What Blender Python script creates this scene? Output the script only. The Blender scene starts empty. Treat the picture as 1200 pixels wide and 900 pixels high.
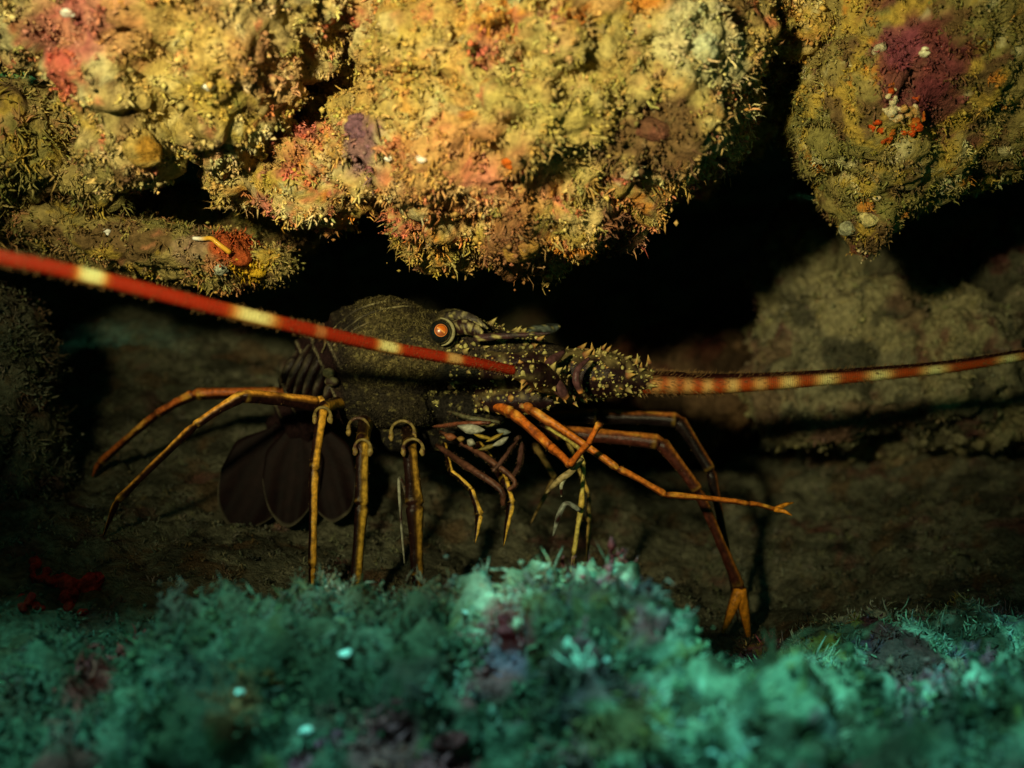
import bpy, math, random
import numpy as np
from mathutils import Vector, Matrix
from mathutils.bvhtree import BVHTree

random.seed(7)
RNG = np.random.default_rng(11)
scene = bpy.context.scene
COL = scene.collection
R = math.radians

# ------------------------------------------------------------------ camera
CAM_D = 0.70                       # metres from the lens to the lobster
PX = 0.0005                        # one photo pixel at the lobster = 0.5 mm
cam_data = bpy.data.cameras.new('camera')
cam = bpy.data.objects.new('camera', cam_data)
COL.objects.link(cam)
cam.location = (0, -CAM_D, 0)
cam.rotation_euler = (R(90), 0, 0)
cam_data.sensor_width = 36
cam_data.lens = 36 * CAM_D / (1200 * PX)
cam_data.clip_start = 0.01
cam_data.clip_end = 50
cam_data.dof.use_dof = True
cam_data.dof.focus_distance = 0.655
cam_data.dof.aperture_fstop = 4.8
scene.camera = cam

# ------------------------------------------------------------------ world, daylight through water, diver's strobe
SUN_EL, SUN_AZ = 62.0, -28.0         # high daylight from over the diver's shoulder
world = bpy.data.worlds.new('World')
scene.world = world
world.use_nodes = True
wn, wl = world.node_tree.nodes, world.node_tree.links
wn.clear()
w_out = wn.new('ShaderNodeOutputWorld')
w_bg = wn.new('ShaderNodeBackground')
w_sky = wn.new('ShaderNodeTexSky')
w_sky.sky_type = 'NISHITA'
w_sky.sun_disc = False
w_sky.sun_elevation = R(SUN_EL)
w_sky.sun_rotation = R(180 - SUN_AZ)
w_tint = wn.new('ShaderNodeMix')
w_tint.data_type = 'RGBA'
w_tint.blend_type = 'MULTIPLY'
w_tint.inputs[0].default_value = 1.0
w_tint.inputs[7].default_value = (0.06, 0.60, 0.36, 1)     # metres of green water take the red out of the sky
wl.new(w_sky.outputs[0], w_tint.inputs[6])
wl.new(w_tint.outputs[2], w_bg.inputs[0])
w_bg.inputs[1].default_value = 0.035
wl.new(w_bg.outputs[0], w_out.inputs[0])

sun_d = bpy.data.lights.new('sun', 'SUN')
sun_d.energy = 4.0
sun_d.angle = R(14)
sun_d.color = (0.18, 1.0, 0.80)
sun = bpy.data.objects.new('sun', sun_d)
COL.objects.link(sun)
sun_dir = Vector((math.sin(R(SUN_AZ)) * math.cos(R(SUN_EL)), -math.cos(R(SUN_AZ)) * math.cos(R(SUN_EL)), math.sin(R(SUN_EL))))
sun.rotation_euler = (-sun_dir).to_track_quat('-Z', 'Y').to_euler()
sun.location = sun_dir * 2

strobe_d = bpy.data.lights.new('diver_strobe', 'SPOT')
strobe_d.energy = 37.0
strobe_d.color = (1.0, 0.88, 0.47)
strobe_d.shadow_soft_size = 0.02
strobe_d.spot_size = R(60)
strobe_d.spot_blend = 1.0
strobe = bpy.data.objects.new('diver_strobe', strobe_d)
COL.objects.link(strobe)
strobe.location = (-0.20, -0.74, 0.125)
STROBE_AIM = Vector((-0.02, -0.05, 0.195))
strobe.rotation_euler = (STROBE_AIM - Vector(strobe.location)).to_track_quat('-Z', 'Y').to_euler()

scene.view_settings.view_transform = 'Standard'
scene.view_settings.look = 'None'
scene.view_settings.exposure = 0
scene.view_settings.gamma = 1
scene.view_settings.use_curve_mapping = False
scene.cycles.max_bounces = 4
scene.cycles.diffuse_bounces = 2
scene.cycles.use_denoising = True

# ------------------------------------------------------------------ helpers
def P(px, py, y=0.0):
    """photo pixel seen at depth y -> world point"""
    s = PX * (CAM_D + y) / CAM_D
    return np.array([(px - 600) * s, y, (450 - py) * s])

def S(y):
    return PX * (CAM_D + y) / CAM_D

def tag(o, label=None, cat=None, group=None, kind=None):
    if label: o['label'] = label
    if cat: o['category'] = cat
    if group: o['group'] = group
    if kind: o['kind'] = kind
    return o

def empty(name, loc=(0, 0, 0)):
    o = bpy.data.objects.new(name, None)
    COL.objects.link(o)
    o.location = Vector(loc)
    o.empty_display_size = 0.02
    return o

def _hash(ix, iy, iz, seed):
    h = (ix.astype(np.int64) * 374761393 + iy.astype(np.int64) * 668265263 + iz.astype(np.int64) * 2147483647 + seed * 1274126177) & 0xFFFFFFFF
    h = ((h ^ (h >> 13)) * 1274126177) & 0xFFFFFFFF
    h = ((h ^ (h >> 16)) * 2246822519) & 0xFFFFFFFF
    return ((h ^ (h >> 15)) & 0xFFFFFF) / float(0xFFFFFF)

def vnoise(p, freq, seed=0):
    """value noise, about -1..1"""
    q = p * freq
    i = np.floor(q).astype(np.int64)
    f = q - i
    u = f * f * f * (f * (f * 6 - 15) + 10)
    r = 0
    for dx in (0, 1):
        for dy in (0, 1):
            for dz in (0, 1):
                w = (u[:, 0] if dx else 1 - u[:, 0]) * (u[:, 1] if dy else 1 - u[:, 1]) * (u[:, 2] if dz else 1 - u[:, 2])
                r = r + w * _hash(i[:, 0] + dx, i[:, 1] + dy, i[:, 2] + dz, seed)
    return r * 2 - 1

def fbm(p, freq, octs=4, seed=0, gain=0.5):
    a, t, n = 1.0, 0, 0
    for k in range(octs):
        t = t + a * vnoise(p + 3.17 * k, freq, seed + k)
        n += a
        a *= gain
        freq *= 2.03
    return t / n

def worley(p, freq, seed=0):
    """distance to the nearest random cell point, 0..~1"""
    q = p * freq
    i = np.floor(q).astype(np.int64)
    best = np.full(len(p), 9.0)
    for dx in (-1, 0, 1):
        for dy in (-1, 0, 1):
            for dz in (-1, 0, 1):
                c = i + np.array([dx, dy, dz])
                o = np.stack([_hash(c[:, 0], c[:, 1], c[:, 2], seed + s) for s in (0, 17, 31)], 1)
                best = np.minimum(best, ((c + o - q) ** 2).sum(1))
    return np.sqrt(best)

def smooth(a, b, x):
    t = np.clip((x - a) / (b - a), 0, 1)
    return t * t * (3 - 2 * t)

def mesh_from(name, verts, tris, cols=None, shade=True):
    verts = np.asarray(verts, dtype=np.float32)
    tris = np.asarray(tris, dtype=np.int32)
    me = bpy.data.meshes.new(name)
    me.vertices.add(len(verts))
    me.vertices.foreach_set('co', verts.ravel())
    n = len(tris)
    me.loops.add(n * 3)
    me.loops.foreach_set('vertex_index', tris.ravel())
    me.polygons.add(n)
    me.polygons.foreach_set('loop_start', np.arange(0, n * 3, 3, dtype=np.int32))
    me.polygons.foreach_set('loop_total', np.full(n, 3, dtype=np.int32))
    if shade:
        me.polygons.foreach_set('use_smooth', np.ones(n, dtype=bool))
    me.update(calc_edges=True)
    if cols is not None:
        set_cols(me, cols)
    me.validate()
    return me

def set_cols(me, cols):
    a = me.color_attributes.new('Col', 'FLOAT_COLOR', 'POINT')
    c = np.ones((len(cols), 4), dtype=np.float32)
    c[:, :3] = np.clip(cols, 0, 1)
    a.data.foreach_set('color', c.ravel())

def link(name, me, material, parent=None, origin=None):
    """one mesh object; verts are in world space, moved under its own or its parent's origin"""
    if parent is not None:
        off = Vector(parent.matrix_world.translation) if parent.matrix_world.translation.length else Vector(parent.location)
    elif origin is not None:
        off = Vector(origin)
    else:
        n = len(me.vertices)
        co = np.empty(n * 3, dtype=np.float32)
        me.vertices.foreach_get('co', co)
        co = co.reshape(-1, 3)
        lo, hi = co.min(0), co.max(0)
        off = Vector(((lo[0] + hi[0]) / 2, (lo[1] + hi[1]) / 2, lo[2]))
    o = bpy.data.objects.new(name, me)
    COL.objects.link(o)
    if parent is not None:
        base = world_loc(parent)
        me.transform(Matrix.Translation(-base))
        o.parent = parent
    else:
        me.transform(Matrix.Translation(-off))
        o.location = off
    if material is not None and len(me.materials) == 0:
        me.materials.append(material)
    return o

def world_loc(o):
    v = Vector((0, 0, 0))
    while o is not None:
        v += Vector(o.location)
        o = o.parent
    return v

def co_of(me):
    co = np.empty(len(me.vertices) * 3, dtype=np.float32)
    me.vertices.foreach_get('co', co)
    return co.reshape(-1, 3).astype(np.float64)

def no_of(me):
    no = np.empty(len(me.vertices) * 3, dtype=np.float32)
    me.vertices.foreach_get('normal', no)
    return no.reshape(-1, 3).astype(np.float64)

def tris_of(me):
    me.calc_loop_triangles()
    t = np.empty(len(me.loop_triangles) * 3, dtype=np.int32)
    me.loop_triangles.foreach_get('vertices', t)
    return t.reshape(-1, 3)

_ICO = {}
def ico(sub):
    if sub not in _ICO:
        import bmesh
        bm = bmesh.new()
        bmesh.ops.create_icosphere(bm, subdivisions=sub, radius=1)
        bm.verts.ensure_lookup_table()
        _ICO[sub] = (np.array([v.co[:] for v in bm.verts]), np.array([[v.index for v in f.verts] for f in bm.faces]))
        bm.free()
    return _ICO[sub]

def join(parts):
    """[(verts, tris, cols)] -> one"""
    V, T, C, n = [], [], [], 0
    for v, t, c in parts:
        V.append(v); T.append(np.asarray(t) + n); C.append(np.broadcast_to(c, (len(v), 3))); n += len(v)
    return np.concatenate(V), np.concatenate(T), np.concatenate(C)

def remeshed(blobs, voxel, iters=6, extra=None):
    """union of ellipsoids [(centre, (rx, ry, rz))] fused into one skin"""
    parts = []
    v0, t0 = ico(4)
    for c, r in blobs:
        parts.append((v0 * np.asarray(r) + np.asarray(c), t0, np.zeros(3)))
    if extra: parts += extra
    v, t, c = join(parts)
    me = mesh_from('tmp', v, t)
    o = bpy.data.objects.new('tmp', me)
    COL.objects.link(o)
    m = o.modifiers.new('r', 'REMESH')
    m.mode = 'VOXEL'
    m.voxel_size = voxel
    if iters:
        m2 = o.modifiers.new('s', 'SMOOTH')
        m2.iterations = iters
        m2.factor = 0.5
    dg = bpy.context.evaluated_depsgraph_get()
    out = bpy.data.meshes.new_from_object(o.evaluated_get(dg))
    bpy.data.objects.remove(o)
    bpy.data.meshes.remove(me)
    out.materials.clear()
    out.polygons.foreach_set('use_smooth', np.ones(len(out.polygons), dtype=bool))
    return out

# ------------------------------------------------------------------ materials
def material(name, rough=0.8, bump=0.0, bump_scale=900, mottle=0.25, mottle_scale=500, spec=0.3, coat=0.0, sss=0.0, colour=None, bump_dist=.002):
    """pigment from the Col attribute (or one colour), broken up by fine procedural grain"""
    m = bpy.data.materials.new(name)
    m.use_nodes = True
    n, l = m.node_tree.nodes, m.node_tree.links
    b = n['Principled BSDF']
    b.inputs['Roughness'].default_value = rough
    b.inputs['Specular IOR Level'].default_value = spec
    b.inputs['Coat Weight'].default_value = coat
    if sss:
        b.inputs['Subsurface Weight'].default_value = sss
        b.inputs['Subsurface Radius'].default_value = (0.004, 0.002, 0.001)
    tc = n.new('ShaderNodeTexCoord')
    if colour is None:
        a = n.new('ShaderNodeAttribute')
        a.attribute_name = 'Col'
        src = a.outputs['Color']
    else:
        a = n.new('ShaderNodeRGB')
        a.outputs[0].default_value = (*colour, 1)
        src = a.outputs[0]
    nz = n.new('ShaderNodeTexNoise')
    nz.inputs['Scale'].default_value = mottle_scale
    nz.inputs['Detail'].default_value = 4
    l.new(tc.outputs['Object'], nz.inputs['Vector'])
    mr = n.new('ShaderNodeMapRange')
    mr.inputs[1].default_value = 0.3
    mr.inputs[2].default_value = 0.7
    mr.inputs[3].default_value = 1 - mottle
    mr.inputs[4].default_value = 1 + mottle
    l.new(nz.outputs[0], mr.inputs[0])
    mx = n.new('ShaderNodeVectorMath')
    mx.operation = 'SCALE'
    l.new(src, mx.inputs[0])
    l.new(mr.outputs[0], mx.inputs['Scale'])
    l.new(mx.outputs[0], b.inputs['Base Color'])
    if bump:
        n2 = n.new('ShaderNodeTexNoise')
        n2.inputs['Scale'].default_value = bump_scale
        n2.inputs['Detail'].default_value = 5
        n2.inputs['Roughness'].default_value = 0.65
        l.new(tc.outputs['Object'], n2.inputs['Vector'])
        bp = n.new('ShaderNodeBump')
        bp.inputs['Strength'].default_value = bump
        bp.inputs['Distance'].default_value = bump_dist
        l.new(n2.outputs[0], bp.inputs['Height'])
        l.new(bp.outputs[0], b.inputs['Normal'])
    return m

M_ROCK = material('encrusted_rock', 0.95, 0.8, 260, 0.35, 330, 0.04, bump_dist=.005)
M_TURF = material('algae_turf', 0.9, 0.0, 900, 0.35, 420, 0.06)
M_SEDIMENT = material('silty_rock', 0.95, 1.0, 260, 0.4, 240, 0.03, bump_dist=.005)
M_SHELL = material('lobster_shell', 0.34, 0.3, 700, 0.4, 500, 0.12)
M_FAN = material('tail_fan', 0.6, 0.2, 500, 0.35, 160, 0.06)
M_CARAPACE = material('silted_carapace', 0.8, 1.0, 800, 0.85, 850, 0.08)
M_LEG = material('lobster_leg', 0.3, 0.25, 600, 0.5, 420, 0.14)
M_ANT = material('antenna', 0.5, 0.3, 1600, 0.2, 1500, 0.08)
M_HAIR = material('setae', 0.7, 0, 900, 0.2, 900, 0.06)
M_EYE = material('eye_dark', 0.08, 0, 900, 0.1, 900, 0.6, coat=1.0)
M_SPONGE = material('sponge', 0.85, 1.0, 330, 0.45, 400, 0.06, sss=0.1, bump_dist=.005)
M_SHINY = material('pale_shell', 0.25, 0.3, 700, 0.15, 500, 0.5, coat=0.5)

# ------------------------------------------------------------------ pigments
def C3(*c): return np.array(c, dtype=float)
TAN = C3(.42, .31, .12); MUSTARD = C3(.42, .29, .05); OLIVE = C3(.17, .155, .045); SALMON = C3(.50, .20, .10)
PINK = C3(.50, .10, .12); MAROON = C3(.13, .03, .035); BROWN = C3(.12, .065, .03); CREAM = C3(.55, .50, .26)
ORANGE = C3(.55, .20, .025); GREYGREEN = C3(.24, .25, .13); SILT = C3(.13, .13, .085); SILTDARK = C3(.042, .042, .029)
PURPLE = C3(.18, .08, .13); PALE = C3(.5, .52, .38)

def paint(p, base, layers, seed=0):
    """layers: (colour, freq, threshold, softness, weight)"""
    c = np.tile(base, (len(p), 1))
    warp = np.stack([fbm(p, 45, 2, seed + 90 + k) for k in range(3)], 1) * 0.010
    q = p + warp
    for k, (col, fr, th, so, wgt) in enumerate(layers):
        m = smooth(th - so, th + so, fbm(q + 5.1 * k, fr, 3, seed + 7 * k)) * wgt
        c = c * (1 - m[:, None]) + col * m[:, None]
    return c

def spot(c, p, centre, rad, col, w=1.0, seed=3):
    """a pigment patch with a ragged rim round one place"""
    d = np.sqrt((((p - centre) / np.asarray(rad)) ** 2).sum(1)) + 0.35 * fbm(p, 90, 3, seed)
    m = smooth(1.05, 0.8, d) * w
    return c * (1 - m[:, None]) + col * m[:, None]

def pal_top(p, seed):
    return paint(p, C3(.43, .32, .10), [(MUSTARD, 24, .02, .14, .8), (OLIVE, 34, .24, .1, .6), (C3(.46, .23, .10), 34, .24, .1, .6), (BROWN, 40, .3, .06, .8), (C3(.50, .38, .17), 70, .1, .1, .7),
                          (PINK, 52, .40, .05, .7), (C3(.48, .24, .06), 90, .22, .08, .6), (CREAM, 80, .34, .06, .7), (C3(.5, .12, .07), 110, .36, .05, .7), (ORANGE, 90, .46, .04, .8), (C3(.14, .09, .04), 130, .26, .08, .6)], seed)

def pal_right(p, seed):
    return paint(p, C3(.24, .19, .06), [(OLIVE, 30, .05, .12, .8), (BROWN, 38, .2, .08, .8), (MUSTARD, 60, .28, .08, .8), (MAROON, 32, .38, .06, .8),
                                       (CREAM, 90, .42, .05, .6), (ORANGE, 80, .5, .04, .7)], seed)

def pal_ledge(p, seed):
    return paint(p, C3(.30, .23, .08), [(OLIVE, 40, .1, .1, .8), (BROWN, 50, .2, .1, .8), (MUSTARD, 70, .3, .06, .8), (SALMON, 60, .36, .06, .6)], seed)

def pal_fore(p, seed):
    return paint(p, C3(.36, .38, .26), [(C3(.09, .09, .055), 26, .02, .10, .85), (C3(.64, .66, .52), 48, .08, .08, .8), (BROWN * .5, 50, .16, .08, .85), (C3(.20, .04, .05), 26, .22, .06, .9),
                                       (C3(.4, .09, .14), 30, .36, .05, .8), (PURPLE, 44, .4, .05, .7), (MUSTARD, 60, .45, .05, .6)], seed)

def pal_silt(p, seed):
    return paint(p, SILT, [(SILTDARK, 22, .1, .15, .8), (C3(.18, .175, .115), 40, .15, .1, .7), (BROWN, 50, .3, .08, .6), (MAROON, 34, .42, .06, .5), (SILTDARK, 110, .28, .06, .7)], seed)

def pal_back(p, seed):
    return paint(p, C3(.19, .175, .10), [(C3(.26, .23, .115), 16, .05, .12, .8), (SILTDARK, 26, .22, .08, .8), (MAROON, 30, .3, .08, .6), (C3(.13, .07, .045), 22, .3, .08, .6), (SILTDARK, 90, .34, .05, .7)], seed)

def lerp_(a, b, t):
    return a * (1 - t[:, None]) + b * t[:, None]

# ------------------------------------------------------------------ rocks
BVH = {}
def rocky(me, seed, big=.010, mid=.005, small=.0022, lumps=.003, lf=110):
    p, n = co_of(me), no_of(me)
    d = big * fbm(p, 16, 3, seed) + mid * fbm(p, 48, 3, seed + 20) + small * fbm(p, 170, 3, seed + 40)
    d += lumps * (0.5 - worley(p + .004 * np.stack([vnoise(p, 60, seed + i) for i in range(3)], 1), lf, seed + 60))
    crev = np.abs(fbm(p, 22, 3, seed + 70))
    d -= big * .9 * smooth(.12, .0, crev)
    d += big * .6 * (.5 - worley(p, 34, seed + 80))
    p = p + n * d[:, None]
    me.vertices.foreach_set('co', p.astype(np.float32).ravel())
    me.update()

def rock(name, blobs, seed, pal, label, voxel=.0022, cat='rock', post=None, mat=None, group=None, **kw):
    bl = [(P(px, py, y), (rx * S(y), ry, rz * S(y))) for px, py, y, rx, rz, ry in blobs]
    me = remeshed(bl, voxel)
    rocky(me, seed, **kw)
    p = co_of(me)
    c = pal(p, seed)
    if post: c = post(c, p)
    set_cols(me, c)
    p = co_of(me)
    BVH[name] = (BVHTree.FromPolygons(p.tolist(), tris_of(me).tolist()), p, no_of(me), tris_of(me), c)
    o = link(name, me, mat or M_ROCK)
    tag(o, label, cat, group)
    return o

def sample(data, density, mask, seed):
    bvh, p, n, t, c = data
    rng = np.random.default_rng(seed)
    a, b, d = p[t[:, 0]], p[t[:, 1]], p[t[:, 2]]
    area = np.linalg.norm(np.cross(b - a, d - a), axis=1) / 2
    cen = (a + b + d) / 3
    nn = n[t].mean(1)
    w = area * mask(cen, nn)
    tot = w.sum() * density
    k = int(tot)
    idx = rng.choice(len(t), size=k, p=w / w.sum())
    u, v = rng.random(k), rng.random(k)
    f = u + v > 1
    u[f], v[f] = 1 - u[f], 1 - v[f]
    pos = a[idx] + (b - a)[idx] * u[:, None] + (d - a)[idx] * v[:, None]
    nor = nn[idx]
    nor /= np.linalg.norm(nor, axis=1)[:, None] + 1e-9
    col = c[t[idx, 0]]
    return pos, nor, col, rng

def strands(root, dirs, L, rad, bend, col, nseg=3, sides=3, tipcol=1.2, wig=.55, taper=.35):
    N = len(root)
    d = dirs / (np.linalg.norm(dirs, axis=1)[:, None] + 1e-9)
    up = np.where(np.abs(d[:, 2:3]) > .9, np.array([[1., 0, 0]]), np.array([[0, 0, 1.]]))
    e1 = np.cross(d, up); e1 /= np.linalg.norm(e1, axis=1)[:, None] + 1e-9
    e2 = np.cross(d, e1)
    V = np.zeros((N, nseg * sides + 1, 3)); C = np.zeros_like(V)
    c = root.copy()
    for k in range(nseg):
        t = k / nseg
        r = rad * (1 - taper * t) * (1.0 + .25 * math.sin(k * 2.2))
        for s in range(sides):
            a = 2 * math.pi * s / sides + k * .5
            V[:, k * sides + s] = c + e1 * (r * math.cos(a))[:, None] + e2 * (r * math.sin(a))[:, None]
            C[:, k * sides + s] = col * (1 + (tipcol - 1) * t)
        step = d + bend * (2 * t + .3) + wig * RNG.standard_normal((N, 3))
        step /= np.linalg.norm(step, axis=1)[:, None] + 1e-9
        c = c + step * (L / nseg)[:, None]
    V[:, -1] = c
    C[:, -1] = col * tipcol
    T = []
    for k in range(nseg - 1):
        for s in range(sides):
            a, b = k * sides + s, k * sides + (s + 1) % sides
            T += [(a, b, b + sides), (a, b + sides, a + sides)]
    for s in range(sides):
        T.append(((nseg - 1) * sides + s, (nseg - 1) * sides + (s + 1) % sides, nseg * sides))
    T = np.array(T)
    tri = (T[None] + (np.arange(N) * (nseg * sides + 1))[:, None, None]).reshape(-1, 3)
    return V.reshape(-1, 3), tri, C.reshape(-1, 3)

OCTA = (np.array([[1., 0, 0], [-1, 0, 0], [0, 1, 0], [0, -1, 0], [0, 0, 1], [0, 0, -1]]), np.array([[0, 2, 4], [2, 1, 4], [1, 3, 4], [3, 0, 4], [2, 0, 5], [1, 2, 5], [3, 1, 5], [0, 3, 5]]))
def knobs(pos, rad, col, rng):
    v0, t0 = OCTA
    N, n = len(pos), len(v0)
    sc = rad[:, None, None] * (1 + .45 * rng.standard_normal((N, n, 1)).clip(-1.5, 1.5)) * (0.7 + .6 * rng.random((N, 1, 3)))
    V = v0[None] * sc + pos[:, None]
    C = np.repeat(col[:, None], n, 1) * (0.9 + .2 * rng.random((N, n, 1)))
    tri = (t0[None] + (np.arange(N) * n)[:, None, None]).reshape(-1, 3)
    return V.reshape(-1, 3), tri, C.reshape(-1, 3)

def in_view(margin=60, back=.5, top=-2.0):
    """keep turf on the sides that can be seen from in front, below or a step aside"""
    def f(c, n):
        s = PX * (CAM_D + c[:, 1]) / CAM_D
        px, py = c[:, 0] / s + 600, 450 - c[:, 2] / s
        m = (px > -margin) & (px < 1200 + margin) & (py > -margin) & (py < 900 + margin) & (n[:, 1] < back) & (n[:, 2] > top)
        patch = .42 + .58 * smooth(-.25, .25, fbm(c, 55, 2, 5))
        return m * patch
    return f

EYES = [Vector((x, -CAM_D, z)) for x, z in ((0, 0), (-.18, .02), (.18, .02), (0, .12))]
TURF = []
def turf(*a, **k):
    TURF.append((a, k))

def seen(bvh, pts):
    """which points a viewer in front, or a step to any side, could see past the rocks"""
    out = np.zeros(len(pts), bool)
    for i, q in enumerate(pts.tolist()):
        q = Vector(q)
        for e in EYES:
            d = e - q
            if bvh.ray_cast(q, d.normalized(), d.length)[0] is None:
                out[i] = True
                break
    return out

def grow_turf(parent, key, density, length, radius, per, spread, seed, name='algae_turf', knob=.5, mask=None, droop=0.2, krad=1.6, nseg=2):
    pos, nor, col, rng = sample(BVH[key], density, mask or in_view(), seed)
    keep = seen(BVH['all'][0], pos + nor * length * .9)
    pos, nor, col = pos[keep], nor[keep], col[keep]
    K = len(pos)
    col = col * (.75 + .5 * rng.random((K, 1))) * (1 + .13 * rng.standard_normal((K, 3)).clip(-1.5, 1.5) * np.array([.6, .4, 1.0]))
    rep = np.repeat(np.arange(K), per)
    N = len(rep)
    clump = (.55 + .9 * rng.random(K))[rep]
    d = nor[rep] + spread * rng.standard_normal((N, 3))
    L = length * clump * (.5 + .9 * rng.random(N))
    bend = .5 * rng.standard_normal((N, 3)) + np.array([0, 0, -droop])
    root = pos[rep] + rng.standard_normal((N, 3)) * length * .26 - nor[rep] * length * .12
    rad = radius * (.6 + .8 * rng.random(N))
    parts = [strands(root, d, L, rad, bend, col[rep] * (.8 + .4 * rng.random((N, 1))), nseg=nseg, taper=.25)]
    kk = int(K * knob * 2)
    if kk:
        ix = rng.integers(0, K, kk)
        kp = pos[ix] + nor[ix] * (length * .3 * rng.random(kk))[:, None] + rng.standard_normal((kk, 3)) * length * .5
        parts.append(knobs(kp, radius * krad * (.5 + 1.2 * rng.random(kk) ** 2), col[ix], rng))
    v, t, c = join(parts)
    o = link(name, mesh_from(name, v, t, c), M_TURF, parent)
    o['kind'] = 'stuff'
    return o

def hit(key, px, py):
    """surface point and normal of a rock on the sight line of a photo pixel"""
    o = Vector(cam.location)
    d = (Vector(P(px, py, 0)) - o).normalized()
    loc, nor, i, dist = BVH[key][0].ray_cast(o, d)
    if loc is None:
        loc, nor, i, dist = BVH[key][0].find_nearest(Vector(P(px, py, 0)))
    return np.array(loc), np.array(nor)

# --- central overhanging boulder
def post_centre(c, p):
    c = spot(c, p, P(560, 190, -.15), (.05, .2, .022), C3(.48, .20, .09), .45, 4)
    c = spot(c, p, P(440, 70, -.15), (.04, .2, .03), C3(.42, .30, .09), .5, 5)
    c = spot(c, p, P(700, 110, -.15), (.06, .2, .035), C3(.40, .33, .11), .7, 8)
    c = spot(c, p, P(770, 150, -.15), (.028, .2, .016), BROWN, .9, 6)
    c = spot(c, p, P(600, 290, -.12), (.022, .2, .018), C3(.2, .09, .04), .9, 7)
    c = spot(c, p, P(830, 45, -.15), (.026, .2, .02), C3(.55, .52, .28), .7, 9)
    c = spot(c, p, P(412, 150, -.15), (.01, .2, .014), C3(.2, .1, .12), .9, 10)
    return spot(c, p, P(740, 255, -.12), (.014, .2, .012), C3(.16, .06, .035), .9, 11)
rk_centre = rock('boulder', [(640, 60, -.06, 235, 150, .11), (600, 165, -.07, 150, 95, .09), (720, 140, -.06, 140, 115, .09), (615, 255, -.055, 105, 52, .07), (700, 245, -.05, 70, 40, .055),
                             (515, 262, -.04, 60, 34, .055), (800, 95, -.04, 85, 115, .08), (460, 188, -.05, 78, 58, .065), (382, 216, -.035, 64, 44, .05), (305, 220, -.02, 46, 22, .035), (400, 140, .0, 90, 80, .05), (910, 40, -.02, 50, 50, .05),
                             (660, -120, .0, 400, 160, .16), (640, 60, .16, 300, 200, .13), (510, 85, -.062, 68, 80, .06), (650, -185, -.18, 420, 80, .10)],  # last blob: unseen brow added to keep sunlight out of the crevice
                 101, pal_top, 'huge tan and salmon encrusted boulder hanging over the lobster', .0032, post=post_centre, group=None, big=.014, mid=.012, small=.004)
turf(rk_centre, 'boulder', 42000, .0036, .00062, 6, .85, 1, knob=.8, nseg=3)
turf(rk_centre, 'boulder', 7000, .0075, .0006, 5, .8, 21, nseg=3, name='hydroid_fringe', knob=.6, droop=.4, mask=lambda c, n: in_view()(c, n) * (.15 + smooth(.1, -.5, n[:, 2]) + smooth(.3, .8, n[:, 0])))

# --- upper left boulder
def post_ul(c, p):
    c = spot(c, p, P(95, 20, -.16), (.036, .2, .020), C3(.38, .10, .10), .7, 12)
    c = spot(c, p, P(200, 70, -.16), (.03, .2, .03), C3(.41, .29, .06), .45, 13)
    c = spot(c, p, P(300, 65, -.16), (.018, .2, .014), C3(.46, .2, .1), .4, 14)
    return spot(c, p, P(60, 75, -.16), (.01, .2, .01), C3(.45, .07, .06), .8, 15)
def pal_ul(p, seed):
    return paint(p, C3(.41, .31, .12), [(MUSTARD, 24, .1, .12, .7), (OLIVE, 34, .2, .1, .6), (C3(.46, .24, .11), 34, .26, .1, .6), (C3(.50, .38, .17), 70, .1, .1, .7), (BROWN, 44, .3, .06, .8),
                          (CREAM, 80, .36, .06, .7), (C3(.5, .12, .07), 100, .42, .05, .7), (C3(.14, .09, .04), 130, .28, .08, .6)], seed)
rk_ul = rock('pink_crusted_boulder', [(230, 30, -.10, 145, 88, .08), (150, 95, -.10, 66, 68, .06), (276, 100, -.10, 76, 62, .06), (160, 172, -.085, 48, 44, .045),
                                      (262, 150, -.09, 50, 38, .045), (368, 14, -.092, 80, 54, .06), (60, 5, -.095, 62, 68, .07), (230, -110, 0, 260, 110, .14), (200, 20, .1, 200, 100, .12), (60, -195, -.20, 460, 80, .12),  # last blob: unseen brow added overhead to shade the floor
                                      (-420, -215, -.19, 420, 90, .13), (-520, 40, -.08, 260, 240, .14), (330, 100, .0, 110, 90, .06)],  # first blob: unseen, added to widen that shading brow leftwards
             202, pal_ul, 'tan boulder with a pink crust above the thin overhanging ledge', .0034, post=post_ul, mid=.012, small=.004)
turf(rk_ul, 'pink_crusted_boulder', 42000, .0033, .0007, 6, .85, 2, knob=.7, nseg=3)

# --- far left dark boulder (upper) and lump under it
rk_l = rock('olive_boulder', [(20, 170, -.03, 75, 70, .06), (75, 150, -.02, 40, 55, .05), (115, 215, -.01, 40, 40, .04), (-60, 200, 0, 120, 110, .12), (10, 235, -.02, 40, 30, .04), (60, 190, .08, 120, 90, .08), (-330, 60, .06, 230, 260, .22)],  # last blob: unseen mass added to stop sunlight leaking in at the left
            303, pal_ledge, 'shaggy olive boulder wedged under the pink crusted boulder', .003)
turf(rk_l, 'olive_boulder', 30000, .007, .00065, 6, .75, 3, knob=.7, droop=.5)

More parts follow.
